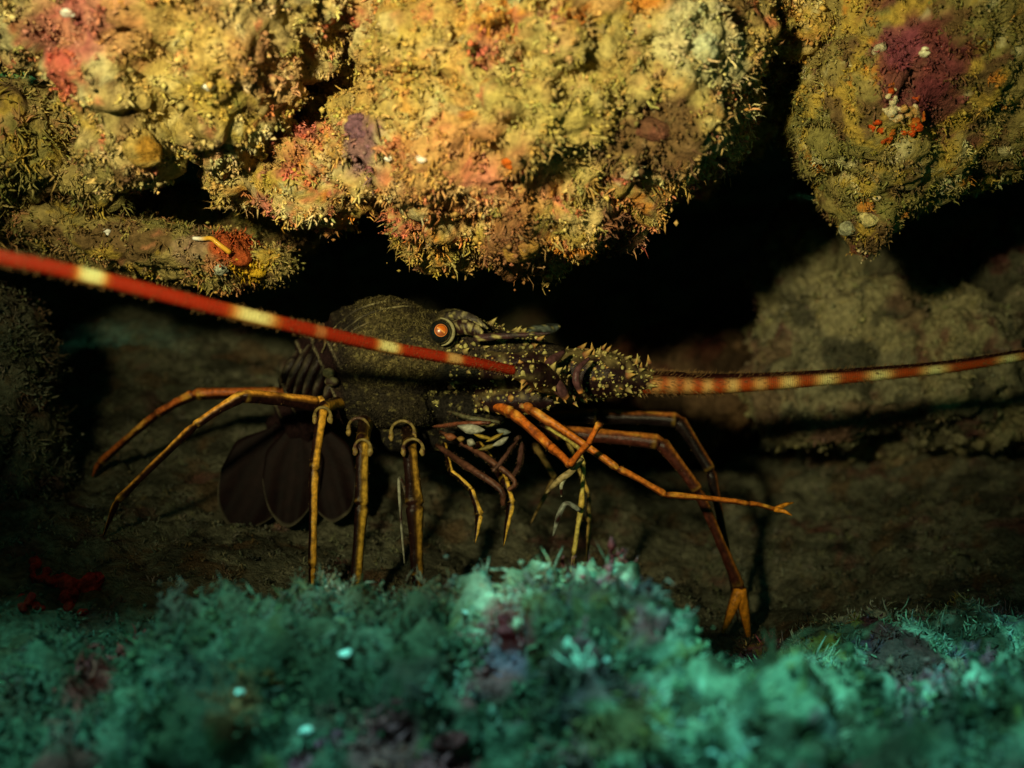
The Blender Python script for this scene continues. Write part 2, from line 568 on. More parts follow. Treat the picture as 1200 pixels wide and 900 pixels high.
# --- thin ledge with sponge
def post_ledge(c, p):
    c = spot(c, p, P(283, 297, 0), (.012, .1, .012), C3(.35, .07, .02), .95, 16)
    c = spot(c, p, P(240, 300, 0), (.014, .1, .010), C3(.26, .17, .10), .8, 17)
    return spot(c, p, P(300, 318, 0), (.009, .1, .006), C3(.5, .30, .02), .95, 18)
rk_ledge = rock('ledge', [(70, 265, .02, 60, 30, .05), (130, 285, .01, 55, 30, .045), (200, 296, .0, 55, 28, .04), (260, 302, .0, 52, 30, .04), (318, 306, .0, 34, 22, .03),
                          (60, 250, .12, 120, 40, .1), (230, 270, .12, 150, 40, .1)],
                404, pal_ledge, 'thin encrusted rock ledge above the long red antenna', .0023, post=post_ledge, big=.006, mid=.004)
turf(rk_ledge, 'ledge', 46000, .0042, .0005, 5, .8, 4, knob=.8, droop=.1)

# --- right hanging boulder
def post_r(c, p):
    c = spot(c, p, P(1065, 85, -.08), (.022, .2, .026), MAROON * 1.2, .85, 19)
    c = spot(c, p, P(1045, 65, -.08), (.012, .2, .014), C3(.2, .05, .07), .8, 20)
    return spot(c, p, P(1095, 120, -.08), (.014, .2, .012), MAROON, .85, 22)
rk_r = rock('hanging_boulder', [(1090, 60, -.02, 150, 130, .09), (1000, 130, -.02, 78, 88, .08), (1030, 195, -.01, 70, 58, .065), (1018, 258, .0, 30, 44, .035), (1080, 190, -.01, 50, 45, .05), (1160, 150, 0, 70, 62, .07),
                                (980, 40, -.01, 60, 90, .07), (1190, 30, .02, 120, 160, .12), (1100, -110, .03, 240, 130, .14), (1150, 20, .14, 200, 150, .1), (1145, 200, .02, 30, 22, .03), (1240, -180, -.17, 420, 80, .11), (1420, -120, -.02, 220, 150, .14), (1600, 130, .08, 230, 300, .22)],  # last three blobs: unseen, added above and beside to block the daylight
            505, pal_right, 'olive hanging boulder carrying an orange and white sponge', .003, post=post_r, big=.007)
turf(rk_r, 'hanging_boulder', 56000, .0038, .00048, 6, .85, 5, knob=1.0, droop=.25, nseg=3)

# --- seabed under the lobster
def ground_z(x, y):
    base = -.091 - .17 * (x + .24) + .2 * y
    base = np.where(x > .16, base + .35 * (x - .16), base)
    rise = np.maximum(0, y - .09)
    left = smooth(-.07, -.2, x)
    base = base + rise * (.28 * left + .05)
    return base
gx, gy = np.meshgrid(np.arange(-.75, .75, .0045), np.arange(-.45, .55, .0045), indexing='ij')
gp = np.stack([gx.ravel(), gy.ravel(), ground_z(gx, gy).ravel()], 1)
dz = .010 * fbm(gp, 14, 3, 600) + .006 * fbm(gp, 45, 3, 620) + .003 * fbm(gp, 150, 3, 640) + .003 * (.5 - worley(gp, 90, 660))
crev = np.abs(fbm(gp, 18, 3, 670)); dz -= .008 * smooth(.07, 0, crev)
gp[:, 2] += dz
nx, ny = gx.shape
ii = np.arange(nx * ny).reshape(nx, ny)
gt = np.concatenate([np.stack([ii[:-1, :-1].ravel(), ii[1:, :-1].ravel(), ii[1:, 1:].ravel()], 1), np.stack([ii[:-1, :-1].ravel(), ii[1:, 1:].ravel(), ii[:-1, 1:].ravel()], 1)])
gc = pal_silt(gp, 600)
me = mesh_from('seabed', gp, gt, gc)
BVH['seabed'] = (BVHTree.FromPolygons(gp.tolist(), gt.tolist()), gp, no_of(me), gt, gc)
seabed = link('seabed', me, M_SEDIMENT)
tag(seabed, 'dim silty rock floor under the lobster', 'seabed', kind='structure')
turf(seabed, 'seabed', 17000, .0036, .0005, 5, .9, 6, name='silt_turf', knob=1.1, mask=lambda c, n: in_view(60)(c, n) * (c[:, 1] > -.16) * (c[:, 1] < .3))

# --- dark rock shell closing the crevice behind, above and at both sides
uu, vv = np.meshgrid(np.linspace(-1, 1, 170), np.linspace(0, 1, 130), indexing='ij')
ang = uu * R(112)
roof = smooth(.55, .95, vv)
rad_x, rad_y = 1.0 - .25 * roof, .52 * (1 - roof) + .05 * roof
wp = np.stack([(np.sin(ang) * rad_x).ravel(), (-.06 + np.cos(ang) * (.06 + rad_y)).ravel() , (-.45 + .95 * np.minimum(vv / .75, 1) + .02 * vv).ravel()], 1)
wp += (.05 * np.stack([fbm(wp, 7, 4, 700 + 9 * k) for k in range(3)], 1))
jj = np.arange(uu.size).reshape(uu.shape)
wt = np.concatenate([np.stack([jj[:-1, :-1].ravel(), jj[1:, :-1].ravel(), jj[1:, 1:].ravel()], 1), np.stack([jj[:-1, :-1].ravel(), jj[1:, 1:].ravel(), jj[:-1, 1:].ravel()], 1)])
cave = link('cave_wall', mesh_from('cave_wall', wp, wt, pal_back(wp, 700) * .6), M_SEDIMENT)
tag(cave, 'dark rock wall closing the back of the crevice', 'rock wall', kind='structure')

# --- back right rocks
rk_back = rock('pale_boulder', [(1000, 420, .22, 110, 100, .07), (1130, 430, .22, 150, 95, .08), (940, 310, .25, 60, 75, .05), (1010, 330, .26, 90, 70, .05), (1190, 320, .24, 80, 80, .07), (950, 460, .21, 75, 60, .05), (1080, 470, .2, 130, 40, .06),
                                (1250, 400, .24, 120, 130, .1), (1060, 440, .32, 200, 120, .08)],
               808, pal_back, 'pale silty boulder behind the outstretched antenna', .003, mat=M_SEDIMENT, big=.010, mid=.009, small=.004)
turf(rk_back, 'pale_boulder', 17000, .0042, .0006, 4, .9, 8, name='silt_turf', knob=1.3)
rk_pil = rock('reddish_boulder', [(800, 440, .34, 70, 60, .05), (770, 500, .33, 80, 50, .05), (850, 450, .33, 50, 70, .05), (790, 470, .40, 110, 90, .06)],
              909, lambda p, sd: pal_back(p, sd) * np.array([.45, .3, .28]), 'dark reddish boulder deep in the crevice behind the lobster', .0035, mat=M_SEDIMENT)  # palette darkened to stand for the overhang's shade
rk_lw = rock('shaggy_boulder', [(15, 450, .05, 50, 95, .05), (-20, 420, .06, 70, 100, .07), (30, 500, .05, 40, 60, .04), (-10, 370, .06, 40, 40, .05), (10, 560, .06, 60, 60, .05)],
             111, pal_silt, 'dim shaggy boulder below the thin ledge', .0025, mat=M_SEDIMENT)
turf(rk_lw, 'shaggy_boulder', 34000, .0075, .00065, 6, .85, 9, name='silt_turf', knob=.8)

# --- foreground rock with teal lit turf
def post_f(c, p):
    c = lerp_(c, C3(.055, .052, .032), smooth(.35, -.15, .42 - np.abs(p[:, 0] - .065) * 4.6 + 1.1 * fbm(p, 20, 3, 77)) * .85)  # sides darkened: partly darker algae, partly daylight falloff painted into the pigment
    for k, (px, py, rx, rz, col) in enumerate([(597, 735, 22, 16, MAROON * 1.6), (592, 770, 20, 16, PURPLE), (575, 790, 26, 8, MAROON * 1.8), (755, 722, 12, 8, MAROON * 1.5),
                                               (470, 835, 26, 22, MAROON * 1.5), (520, 868, 30, 26, C3(.2, .035, .05)), (385, 865, 18, 14, C3(.25, .05, .08)), (715, 800, 34, 16, BROWN),
                                               (95, 810, 14, 12, C3(.2, .03, .03)), (130, 850, 20, 12, C3(.14, .03, .03)), (310, 795, 16, 12, C3(.2, .06, .03)), (1190, 870, 30, 18, BROWN * .6),
                                               (735, 850, 40, 14, PURPLE * 1.4), (60, 870, 60, 20, SILTDARK)]):
        c = spot(c, p, P(px, py, -.22), (rx * .00050, .25, rz * .00050), col * 1.5, .95, 30 + k)
    return c
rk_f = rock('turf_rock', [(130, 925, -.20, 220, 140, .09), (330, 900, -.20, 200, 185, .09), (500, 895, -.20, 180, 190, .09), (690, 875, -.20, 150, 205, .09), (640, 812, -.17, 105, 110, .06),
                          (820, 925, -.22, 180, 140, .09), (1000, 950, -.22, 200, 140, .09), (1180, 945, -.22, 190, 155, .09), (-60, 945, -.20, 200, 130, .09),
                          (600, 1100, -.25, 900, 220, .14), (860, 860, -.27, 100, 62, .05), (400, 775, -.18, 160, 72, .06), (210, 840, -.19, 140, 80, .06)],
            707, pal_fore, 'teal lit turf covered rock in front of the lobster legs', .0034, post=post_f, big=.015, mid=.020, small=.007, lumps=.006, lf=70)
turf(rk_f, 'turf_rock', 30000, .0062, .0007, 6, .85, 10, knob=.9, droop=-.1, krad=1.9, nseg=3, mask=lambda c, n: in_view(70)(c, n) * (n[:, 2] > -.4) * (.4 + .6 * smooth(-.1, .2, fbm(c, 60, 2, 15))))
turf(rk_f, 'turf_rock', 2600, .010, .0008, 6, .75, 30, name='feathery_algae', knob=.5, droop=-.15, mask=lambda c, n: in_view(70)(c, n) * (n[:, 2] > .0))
rk_f2 = rock('dark_turf_rock', [(1040, 760, -.05, 120, 34, .05), (1150, 775, -.06, 120, 50, .05), (960, 785, -.07, 90, 34, .05), (1100, 830, -.08, 200, 50, .06)],
             717, pal_fore, 'dim turf covered rock beyond the teal lit one', .0026, big=.008)
turf(rk_f2, 'dark_turf_rock', 26000, .006, .0005, 6, .8, 12, droop=-.2, mask=lambda c, n: in_view(70)(c, n) * (n[:, 2] > -.3))


# --- turf on all rocks, where it could be seen
vs, ts, off = [], [], 0
for key, (b_, p_, n_, t_, c_) in BVH.items():
    vs.append(p_); ts.append(t_ + off); off += len(p_)
BVH['all'] = (BVHTree.FromPolygons(np.concatenate(vs).tolist(), np.concatenate(ts).tolist()),)
for a_, k_ in TURF:
    grow_turf(*a_, **k_)

# ------------------------------------------------------------------ the lobster
def unit(v):
    return v / (np.linalg.norm(v) + 1e-12)

def tube(path, rad, ref=(0, -1, 0), sides=10, colfn=None, flat=1.0, col=(.1, .1, .1)):
    """skin round a path; colfn(t 0..1, angle from ref) -> pigment"""
    path = np.asarray(path, float); n = len(path)
    rad = np.broadcast_to(np.asarray(rad, float), (n,))
    T = np.gradient(path, axis=0)
    V, C = [], []
    a = np.linspace(0, 2 * math.pi, sides, endpoint=False)
    for i in range(n):
        t = unit(T[i])
        N = np.asarray(ref, float) - t * np.dot(ref, t)
        if np.linalg.norm(N) < .15: N = np.array([.3, 0, 1.]) - t * np.dot((.3, 0, 1.), t)
        N = unit(N); B = np.cross(t, N)
        V.append(path[i] + rad[i] * (np.cos(a)[:, None] * N + flat * np.sin(a)[:, None] * B))
        C.append(colfn(i / max(1, n - 1), a) if colfn else np.tile(col, (sides, 1)))
    V = np.concatenate(V + [path[:1], path[-1:]]); C = np.concatenate(C + [C[0][:1], C[-1][:1]])
    T3 = []
    for i in range(n - 1):
        for k in range(sides):
            p, q = i * sides + k, i * sides + (k + 1) % sides
            T3 += [(p, q, q + sides), (p, q + sides, p + sides)]
    for k in range(sides):
        T3.append((n * sides, (k + 1) % sides, k))
        T3.append((n * sides + 1, (n - 1) * sides + k, (n - 1) * sides + (k + 1) % sides))
    return V, np.array(T3), C

def spline(pts, m):
    """Catmull-Rom through rows of numbers"""
    p = np.asarray(pts, float)
    p = np.vstack([2 * p[0] - p[1], p, 2 * p[-1] - p[-2]])
    out = []
    k = len(p) - 3
    for u in np.linspace(0, k, m):
        i = min(int(u), k - 1); t = u - i
        a, b, c, d = p[i:i + 4]
        out.append(.5 * (2 * b + (c - a) * t + (2 * a - 5 * b + 4 * c - d) * t * t + (3 * b - a - 3 * c + d) * t ** 3))
    return np.array(out)

def W(rows):
    """rows of (px, py, y, r px) -> world path and radii"""
    rows = np.asarray(rows, float)
    return np.array([P(r[0], r[1], r[2]) for r in rows]), np.array([r[3] * S(r[2]) for r in rows])

def lerp(a, b, t):
    return np.asarray(a) * (1 - np.asarray(t)[..., None]) + np.asarray(b) * np.asarray(t)[..., None]

LOB_BASE = (-.06, .03, -.12)
lobster = empty('spiny_lobster', LOB_BASE)
tag(lobster, 'spiny lobster with orange striped legs and banded antennae under the overhang', 'lobster')

SHELL_DARK = C3(.016, .0065, .007); SHELL_BLACK = C3(.006, .006, .006); FUZZ = C3(.050, .039, .017); PALE_Y = C3(.50, .44, .15); RIM = C3(.45, .42, .26)
LEG_DARK = C3(.010, .0035, .003); LEG_ORANGE = C3(.66, .24, .018); LEG_YELLOW = C3(.60, .36, .05); MAUVE = C3(.060, .026, .027)

# body: carapace, head and tucked abdomen in one skin
ABD = [(405, 425, .035, 66), (378, 440, .06, 62), (360, 468, .08, 54), (348, 500, .095, 46), (342, 530, .095, 38)]
bl = [(452, 430, .02, 76, 82, .037), (500, 414, .008, 46, 46, .030), (545, 420, -.002, 40, 34, .022), (600, 435, -.004, 40, 26, .018), (472, 478, .010, 46, 26, .030), (425, 460, .02, 40, 30, .032),
      (408, 428, .035, 40, 68, .033), (377, 442, .06, 38, 60, .031), (360, 470, .08, 36, 50, .03), (348, 506, .095, 34, 40, .026), (480, 515, .02, 60, 16, .025), (550, 480, .012, 50, 26, .02), (556, 398, .002, 42, 22, .022), (600, 408, -.002, 44, 20, .020), (640, 420, -.002, 30, 18, .018), (530, 378, .004, 26, 16, .022)]
me = remeshed([(P(a, b, y), (rx * S(y), ry, rz * S(y))) for a, b, y, rx, rz, ry in bl], .0013, 5)
p, n = co_of(me), no_of(me)
sx = PX * (CAM_D + p[:, 1]) / CAM_D
px_, py_ = p[:, 0] / sx + 600, 450 - p[:, 2] / sx
d = .0008 * fbm(p, 70, 3, 41) + .0006 * fbm(p, 420, 2, 42)
groove = np.abs((px_ - 492) - .35 * (py_ - 430) + 6 * fbm(p, 60, 2, 43))
d -= .0022 * smooth(9, 0, groove) * smooth(350, 420, py_)
margin = np.abs(py_ - (497 + .002 * (px_ - 455) ** 2 * -1)); d += .0012 * smooth(6, 0, margin) * (px_ > 410) * (px_ < 520)
seg = np.sin((px_ * .8 - py_ * .35) * .42); abd = smooth(402, 388, px_ - .12 * (py_ - 430))
d += .0014 * seg * abd
p = p + n * d[:, None]
me.vertices.foreach_set('co', p.astype(np.float32).ravel()); me.update()
c = np.tile(FUZZ, (len(p), 1))
c = lerp(c, C3(.025, .021, .013), smooth(-.1, .4, fbm(p, 120, 3, 44)))
c = lerp(c, C3(.15, .12, .045), smooth(.1, .5, fbm(p, 500, 2, 48)) * .8)
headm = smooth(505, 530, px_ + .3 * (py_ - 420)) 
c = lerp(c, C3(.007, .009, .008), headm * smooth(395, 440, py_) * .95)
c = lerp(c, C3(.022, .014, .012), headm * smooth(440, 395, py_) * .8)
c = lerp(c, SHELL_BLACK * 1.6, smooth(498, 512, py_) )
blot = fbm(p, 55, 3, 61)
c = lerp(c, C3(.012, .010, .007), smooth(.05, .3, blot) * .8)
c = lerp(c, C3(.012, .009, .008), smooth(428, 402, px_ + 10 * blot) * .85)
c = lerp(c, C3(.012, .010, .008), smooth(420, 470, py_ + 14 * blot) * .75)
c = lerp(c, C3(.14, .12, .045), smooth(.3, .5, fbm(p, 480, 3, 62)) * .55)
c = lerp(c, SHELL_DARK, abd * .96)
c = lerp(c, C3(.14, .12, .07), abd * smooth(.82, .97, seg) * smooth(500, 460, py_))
c = lerp(c, PALE_Y, smooth(.52, .62, fbm(p, 160, 2, 45)) * headm * .8)
set_cols(me, c)
BVH['body'] = (BVHTree.FromPolygons(p.tolist(), tris_of(me).tolist()), p, no_of(me), tris_of(me), c)
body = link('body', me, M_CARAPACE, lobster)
pos, nor, col, rng = sample(BVH['body'], 1.0e6, lambda q, m: ((q[:, 0] / (PX * (CAM_D + q[:, 1]) / CAM_D) + 600 < 512) & (m[:, 1] < .4) & (450 - q[:, 2] / (PX * (CAM_D + q[:, 1]) / CAM_D) < 500) & (q[:, 0] / (PX * (CAM_D + q[:, 1]) / CAM_D) + 600 > 400)) * (.1 + smooth(-.2, .3, fbm(q, 90, 2, 46))), 47)
K = len(pos)
v, t, cc = strands(pos, nor + .9 * rng.standard_normal((K, 3)), .0010 + .0013 * rng.random(K), .00022 + .00014 * rng.random(K), .4 * rng.standard_normal((K, 3)), col * (.5 + 2.2 * rng.random((K, 1)) ** 2), nseg=2)
def crest(q, m):
    sx_ = PX * (CAM_D + q[:, 1]) / CAM_D
    x_, y_ = q[:, 0] / sx_ + 600, 450 - q[:, 2] / sx_
    return ((x_ > 415) & (x_ < 512) & (m[:, 1] < .5)) * (smooth(412, 375, y_) + .6 * smooth(480, 500, x_) * smooth(455, 430, y_)) * smooth(-.2, .2, fbm(q, 110, 2, 49))
pos, nor, col, rng = sample(BVH['body'], 9e5, crest, 48)
K = len(pos)
h2 = strands(pos, nor + 1.1 * rng.standard_normal((K, 3)), .0016 + .0022 * rng.random(K), .0002 + .00012 * rng.random(K), .6 * rng.standard_normal((K, 3)), np.tile(C3(.12, .098, .038), (K, 1)) * (.2 + 1.3 * rng.random((K, 1)) ** 2), nseg=3)
v, t, cc = join([(v, t, cc), h2])
o = link('silt_fuzz', mesh_from('silt_fuzz', v, t, cc), M_HAIR, body); o['kind'] = 'stuff'

# pale rims of the overlapping plates along the rear of the carapace
for k, rows in enumerate([[(381, 402), (390, 386), (404, 372), (424, 360), (446, 353), (464, 351)], [(391, 404), (402, 388), (420, 373), (442, 363), (468, 358), (486, 359)], [(378, 412), (383, 398)], [(402, 398), (414, 386), (434, 376)]]):
    pts = []
    for x, y_ in rows:
        l_, n_ = hit('body', x, y_ + 2); pts.append(l_ + n_ * .0004)
    pp = spline(np.array(pts), 8 * len(rows))
    v, t, cc = tube(pp, .0006, sides=6, col=C3(.17, .145, .07) if k < 2 else C3(.10, .08, .04))
    v = v + .0006 * np.stack([fbm(v, 160, 3, k + q) for q in range(3)], 1); cc = lerp(cc, C3(.03, .025, .015), smooth(-.05, .3, fbm(v, 140, 2, 6)))
    link('plate_rim', mesh_from('plate_rim', v, t, cc), M_SHELL, body)

# side lappets of the tail plates
for k, (x0, y0_, x1, y1_, yy) in enumerate([(352, 412, 331, 448, .04), (364, 406, 336, 458, .032), (374, 402, 345, 464, .024), (384, 402, 355, 468, .016), (394, 406, 366, 472, .008), (399, 428, 380, 474, .004)]):
    path, rr = W([(x0, y0_, yy + .008, 5), (x0 * .7 + x1 * .3 - 1, y0_ * .7 + y1_ * .3, yy - .002, 8), (x0 * .3 + x1 * .7 - 1, y0_ * .3 + y1_ * .7, yy - .003, 8), (x1, y1_, yy, 3)])
    pp = spline(np.c_[path, rr], 18)
    v, t, cc = tube(pp[:, :3], pp[:, 3], sides=14, flat=.8, colfn=lambda tt, a: lerp(np.tile(SHELL_DARK * .7, (14, 1)), C3(.07, .058, .038), smooth(.84, .98, np.cos(a - .5))))
    cc = lerp(cc, C3(.006, .004, .004), smooth(0, .4, fbm(v, 200, 2, 4)))
    link('tail_plate_tip', mesh_from('tail_plate_tip', v, t, cc), M_SHELL, body)
for (cx, cy, yy, rx, rz) in [(385, 437, -.012, 8, 6), (389, 447, -.012, 9, 6)]:
    v0, t0 = ico(2)
    v = v0 * np.array([rx * S(yy), .004, rz * S(yy)]) + P(cx, cy, yy)
    link('hinge_knob', mesh_from('hinge_knob', v, t0, lerp(np.tile(C3(.20, .18, .09), (len(v), 1)), C3(.04, .025, .02), smooth(0, .3, fbm(v, 180, 2, 3)))), M_SHELL, body)

# tail fan tucked under the body: lobes with pale fringes
def fan_lobe(root, tip, half, y0, y1, label=None):
    nu, nv = 26, 22
    r0, t0 = np.array(root, float), np.array(tip, float)
    dvec = t0 - r0; perp = np.array([-dvec[1], dvec[0]]) / np.linalg.norm(dvec)
    V, C = [], []
    for side in (0, 1):
        for i in range(nu):
            u = i / (nu - 1)
            wdt = half * (.30 + .70 * smooth(0, .6, np.array([u]))[0]) 
            for j in range(nv):
                v = j / (nv - 1) * 2 - 1
                edge = (1 - .42 * abs(v) ** 2.6) + .012 * math.sin(v * 7 + tip[0])
                q = r0 + dvec * u * edge + perp * wdt * v
                rib = .0008 * math.cos(v * 9) * u
                V.append(P(q[0], q[1], y0 + (y1 - y0) * u + .010 * v * v * u + rib + side * .0016))
                e = max(u, abs(v) * (u > .35))
                f = smooth(.965, .995, np.array([u]))[0]
                C.append(lerp(C3(.0055, .0022, .002) * (1 + .2 * math.cos(v * 9)), C3(.085, .075, .05), np.array(f)))
    T3 = []
    m = nu * nv
    for i in range(nu - 1):
        for j in range(nv - 1):
            a = i * nv + j; b = a + nv
            T3 += [(a, a + 1, b + 1), (a, b + 1, b), (m + a, m + b + 1, m + a + 1), (m + a, m + b, m + b + 1)]
    rim = [j for j in range(nv)] + [i * nv + nv - 1 for i in range(1, nu)] + [(nu - 1) * nv + j for j in range(nv - 2, -1, -1)] + [i * nv for i in range(nu - 2, 0, -1)]
    for a, b in zip(rim, rim[1:] + rim[:1]):
        T3 += [(a, a + m, b + m), (a, b + m, b)]
    return np.array(V), np.array(T3), np.array(C)
for root, tip, half, y0, y1 in [((335, 500), (272, 618), 44, .075, .058), ((350, 495), (335, 616), 34, .070, .052), ((368, 495), (396, 610), 34, .075, .06)]:
    v, t, cc = fan_lobe(root, tip, half, y0, y1)
    link('tail_fan_lobe', mesh_from('tail_fan_lobe', v, t, cc), M_FAN, lobster)

# legs
def hairs(parent, v, t, nv, count, ln, col, seed):
    """short bristles on a limb"""
    if not isinstance(nv, np.ndarray): nv = no_of(nv)
    a, b, d = v[t[:, 0]], v[t[:, 1]], v[t[:, 2]]
    tot = (np.linalg.norm(np.cross(b - a, d - a), axis=1) / 2).sum()
    pos, nor, cc, rng = sample((None, v, nv, t, np.zeros((len(v), 3))), count / tot, lambda q, m: np.ones(len(q)), seed)
    K = len(pos)
    hv, ht, hc = strands(pos, nor + .5 * rng.standard_normal((K, 3)) + np.array([0, 0, -.5]), ln * (.5 + rng.random(K)), np.full(K, .00011), .3 * rng.standard_normal((K, 3)), np.tile(col, (K, 1)) * (.5 + rng.random((K, 1))), nseg=2, wig=.2)
    h = link('bristles', mesh_from('bristles', hv, ht, hc), M_HAIR, parent); h['kind'] = 'stuff'

def leg_mesh(rows, ref, stripe=(LEG_ORANGE, LEG_DARK), cut=.35, flat=.85, sides=20, point=True, wide=None):
    path, rad = W(rows)
    rad = rad * .72
    pts, rr, tags = [], [], []
    for k in range(len(path) - 1):
        last = k == len(path) - 2
        prof = [(0, .66), (.03, .95), (.08, 1.0), (.16, .98), (.25, .94), (.35, .91), (.45, .89), (.55, .89), (.65, .91), (.75, .95), (.84, .98), (.90, 1.02), (.95, 1.05), (.975, .98), (1.0, .78)]
        if last and point: prof = [(0, .66), (.06, .95), (.2, .93), (.35, .85), (.5, .74), (.65, .60), (.8, .44), (.92, .28), (1.0, .10)]
        for t, f in prof:
            q = path[k] * (1 - t) + path[k + 1] * t
            pts.append(q + np.array([0, 0, .0006 * math.sin(t * math.pi)])); rr.append((rad[k] * (1 - t) + rad[k + 1] * t) * f); tags.append((k, t))
    pts, rr = np.array(pts), np.array(rr)
    nn = len(pts)
    def colfn(u, a):
        k, t = tags[int(round(u * (nn - 1)))]
        s = smooth(cut - .12, cut + .22, np.cos(a))
        c = lerp(np.tile(stripe[1], (len(a), 1)), stripe[0], s)
        j = 1.0 if (t > .93 or t < .05) else 0.0
        c = lerp(c, LEG_YELLOW * .5 if .93 < t < .96 else LEG_DARK, np.full(len(a), (.3 if t > .9 else .6) * j))
        return c
    v, t, c = tube(pts, rr, ref, sides, colfn, flat)
    sd = int(abs(rows[0][0]) + rows[-1][1])
    v = v + .00035 * np.stack([fbm(v, 330, 2, sd + k) for k in range(3)], 1)
    c = lerp(c, stripe[1] * 2.0, smooth(.18, .5, fbm(v * np.array([1, 1, .6]), 260, 3, sd + 5)) * .75)
    c = lerp(c, LEG_YELLOW, smooth(.15, .5, fbm(v, 120, 2, sd + 8)) * .5 * (c[:, :1].ravel() > .2))
    return v, t, c

def leg(rows, ref=(0.1, -1, .5), stripe=(LEG_ORANGE, LEG_DARK), cut=.35, flat=.85, fork=None, rings=(), **kw):
    v, t, c = leg_mesh(rows, ref, stripe, cut, flat, **kw)
    me_ = mesh_from('leg', v, t, c)
    nv = no_of(me_)
    o = link('leg', me_, M_LEG, lobster)
    hairs(o, v, t, nv, 110, .0010, C3(.16, .09, .03), int(rows[-1][0]))
    if fork:
        for tip in fork:
            pth, rad = W([rows[-1][:3] + (rows[-1][3] * .9,), tip])
            mid = (pth[0] + pth[1]) / 2 + np.array([0, -.001, .0008])
            pp = spline(np.c_[np.array([pth[0], mid, pth[1]]), [rad[0], rad[0] * .75, rad[1]]], 10)
            v, t, c = tube(pp[:, :3], pp[:, 3], sides=8, colfn=lambda tt, a: lerp(np.tile(LEG_DARK * 3, (8, 1)), LEG_ORANGE * .9, smooth(.2, .8, np.cos(a))))
            link('claw', mesh_from('claw', v, t, c), M_LEG, o)
    for cx, cy, yy, rx, rz in rings:
        rx, rz, cy = rx * .72, rz * .75, cy + 1
        path = [P(cx + rx * math.sin(a), cy - rz * math.cos(a), yy + .003 * math.cos(a)) for a in np.linspace(-1.8, 1.8, 26)]
        th = np.linspace(-1.8, 1.8, 26)
        rr = (1.9 + 1.3 * smooth(1.2, 1.9, np.abs(th))) * S(yy)
        v, t, c = tube(path, rr, sides=8, col=C3(.15, .11, .035))
        c = lerp(c, C3(.06, .03, .02), smooth(.0, .35, fbm(v, 260, 2, 5)))
        link('joint_ring', mesh_from('joint_ring', v, t, c), M_LEG, o)
        v0, t0 = ico(2)
        for sg in (-1, 1):
            v = v0 * np.array([3.4 * S(yy), .0018, 5 * S(yy)]) + P(cx + sg * rx * .95, cy + rz * .5, yy - .001)
            v += .0007 * np.stack([fbm(v, 350, 2, int(cx) + k) for k in range(3)], 1)
            link('joint_knob', mesh_from('joint_knob', v, t0, lerp(np.tile(C3(.20, .14, .04), (len(v), 1)), C3(.07, .03, .02), smooth(.0, .35, fbm(v, 300, 2, 8)))), M_LEG, o)
    return o

DULL = (LEG_ORANGE * .55 + C3(.02, .02, .01), LEG_DARK)
RUST = (C3(.42, .115, .02), LEG_DARK * .9)
GOLD = (LEG_YELLOW, LEG_DARK * .8)
# rear pair reaching out over the silt
leg([(430, 470, .03, 13), (372, 474, .0, 13.5), (284, 464, -.03, 11), (228, 499, -.035, 7.2), (137, 588, -.02, 6.4), (120, 632, -.005, 4)], (0, -.6, 1), (C3(.56, .235, .03), LEG_DARK), .62)
leg([(420, 462, .06, 13), (330, 462, .06, 13), (228, 462, .06, 10.5), (183, 486, .065, 7.4), (117, 543, .085, 7), (108, 560, .09, 4.5)], (0, -.8, .7), (C3(.40, .10, .02), LEG_DARK), .5)
# three walking legs coming straight down
leg([(410, 470, .015, 12), (378, 478, -.035, 9), (368, 551, -.05, 7.5), (366, 664, -.05, 6), (365, 712, -.045, 3.5)], (.7, -1, 0), (C3(.56, .28, .03), LEG_DARK), .72, flat=1.15, rings=[(378, 486, -.042, 13, 13)])
leg([(430, 490, .01, 14), (425, 518, -.04, 10), (424, 592, -.052, 9.5), (417, 682, -.05, 8), (412, 722, -.045, 3.5)], (.9, -1, 0), (C3(.50, .29, .035), LEG_DARK), .84, flat=1.3, rings=[(425, 524, -.047, 13, 13), (420, 500, -.02, 16, 15)])
leg([(480, 500, .01, 15), (480, 525, -.045, 11), (486, 592, -.058, 13), (489, 676, -.055, 9), (489, 722, -.05, 5)], (1.2, -1, 0), (C3(.50, .27, .035), LEG_DARK), .88, flat=1.3, rings=[(484, 524, -.055, 16, 14), (472, 505, -.03, 19, 17)])
# front legs reaching to the side of the head
leg([(560, 470, .0, 10), (600, 484, -.03, 11), (645, 524, -.045, 9.5), (668, 545, -.055, 7.5), (690, 520, -.065, 6), (703, 496, -.07, 7)], (0, -1, .6), (C3(.42, .10, .012), C3(.10, .024, .007)), .45, point=False)
leg([(590, 468, .0, 9), (622, 480, -.028, 9.5), (724, 549, -.04, 6.8), (780, 580, -.04, 6.2), (877, 590, -.035, 5), (908, 597, -.03, 4)], (0, -1, .75), (C3(.44, .125, .014), C3(.12, .03, .008)), .45, point=False,
    fork=[(930, 589, -.028, .8), (928, 604, -.035, .8)])
leg([(620, 495, .03, 12), (660, 508, .02, 13), (774, 518, .01, 12), (818, 575, .012, 9), (867, 690, .018, 9), ], (.75, -.6, .65), (C3(.42, .14, .02), C3(.04, .011, .007)), .86, flat=1.1, point=False, fork=[(847, 742, .02, 2.2), (878, 752, .025, 2.2)])
leg([(640, 490, .05, 12), (700, 488, .05, 13), (795, 492, .045, 12), (833, 552, .045, 9), (852, 650, .05, 6), (866, 735, .05, 3)], (.85, -.5, .5), (C3(.32, .10, .02), C3(.008, .005, .005)), .88, flat=1.1)
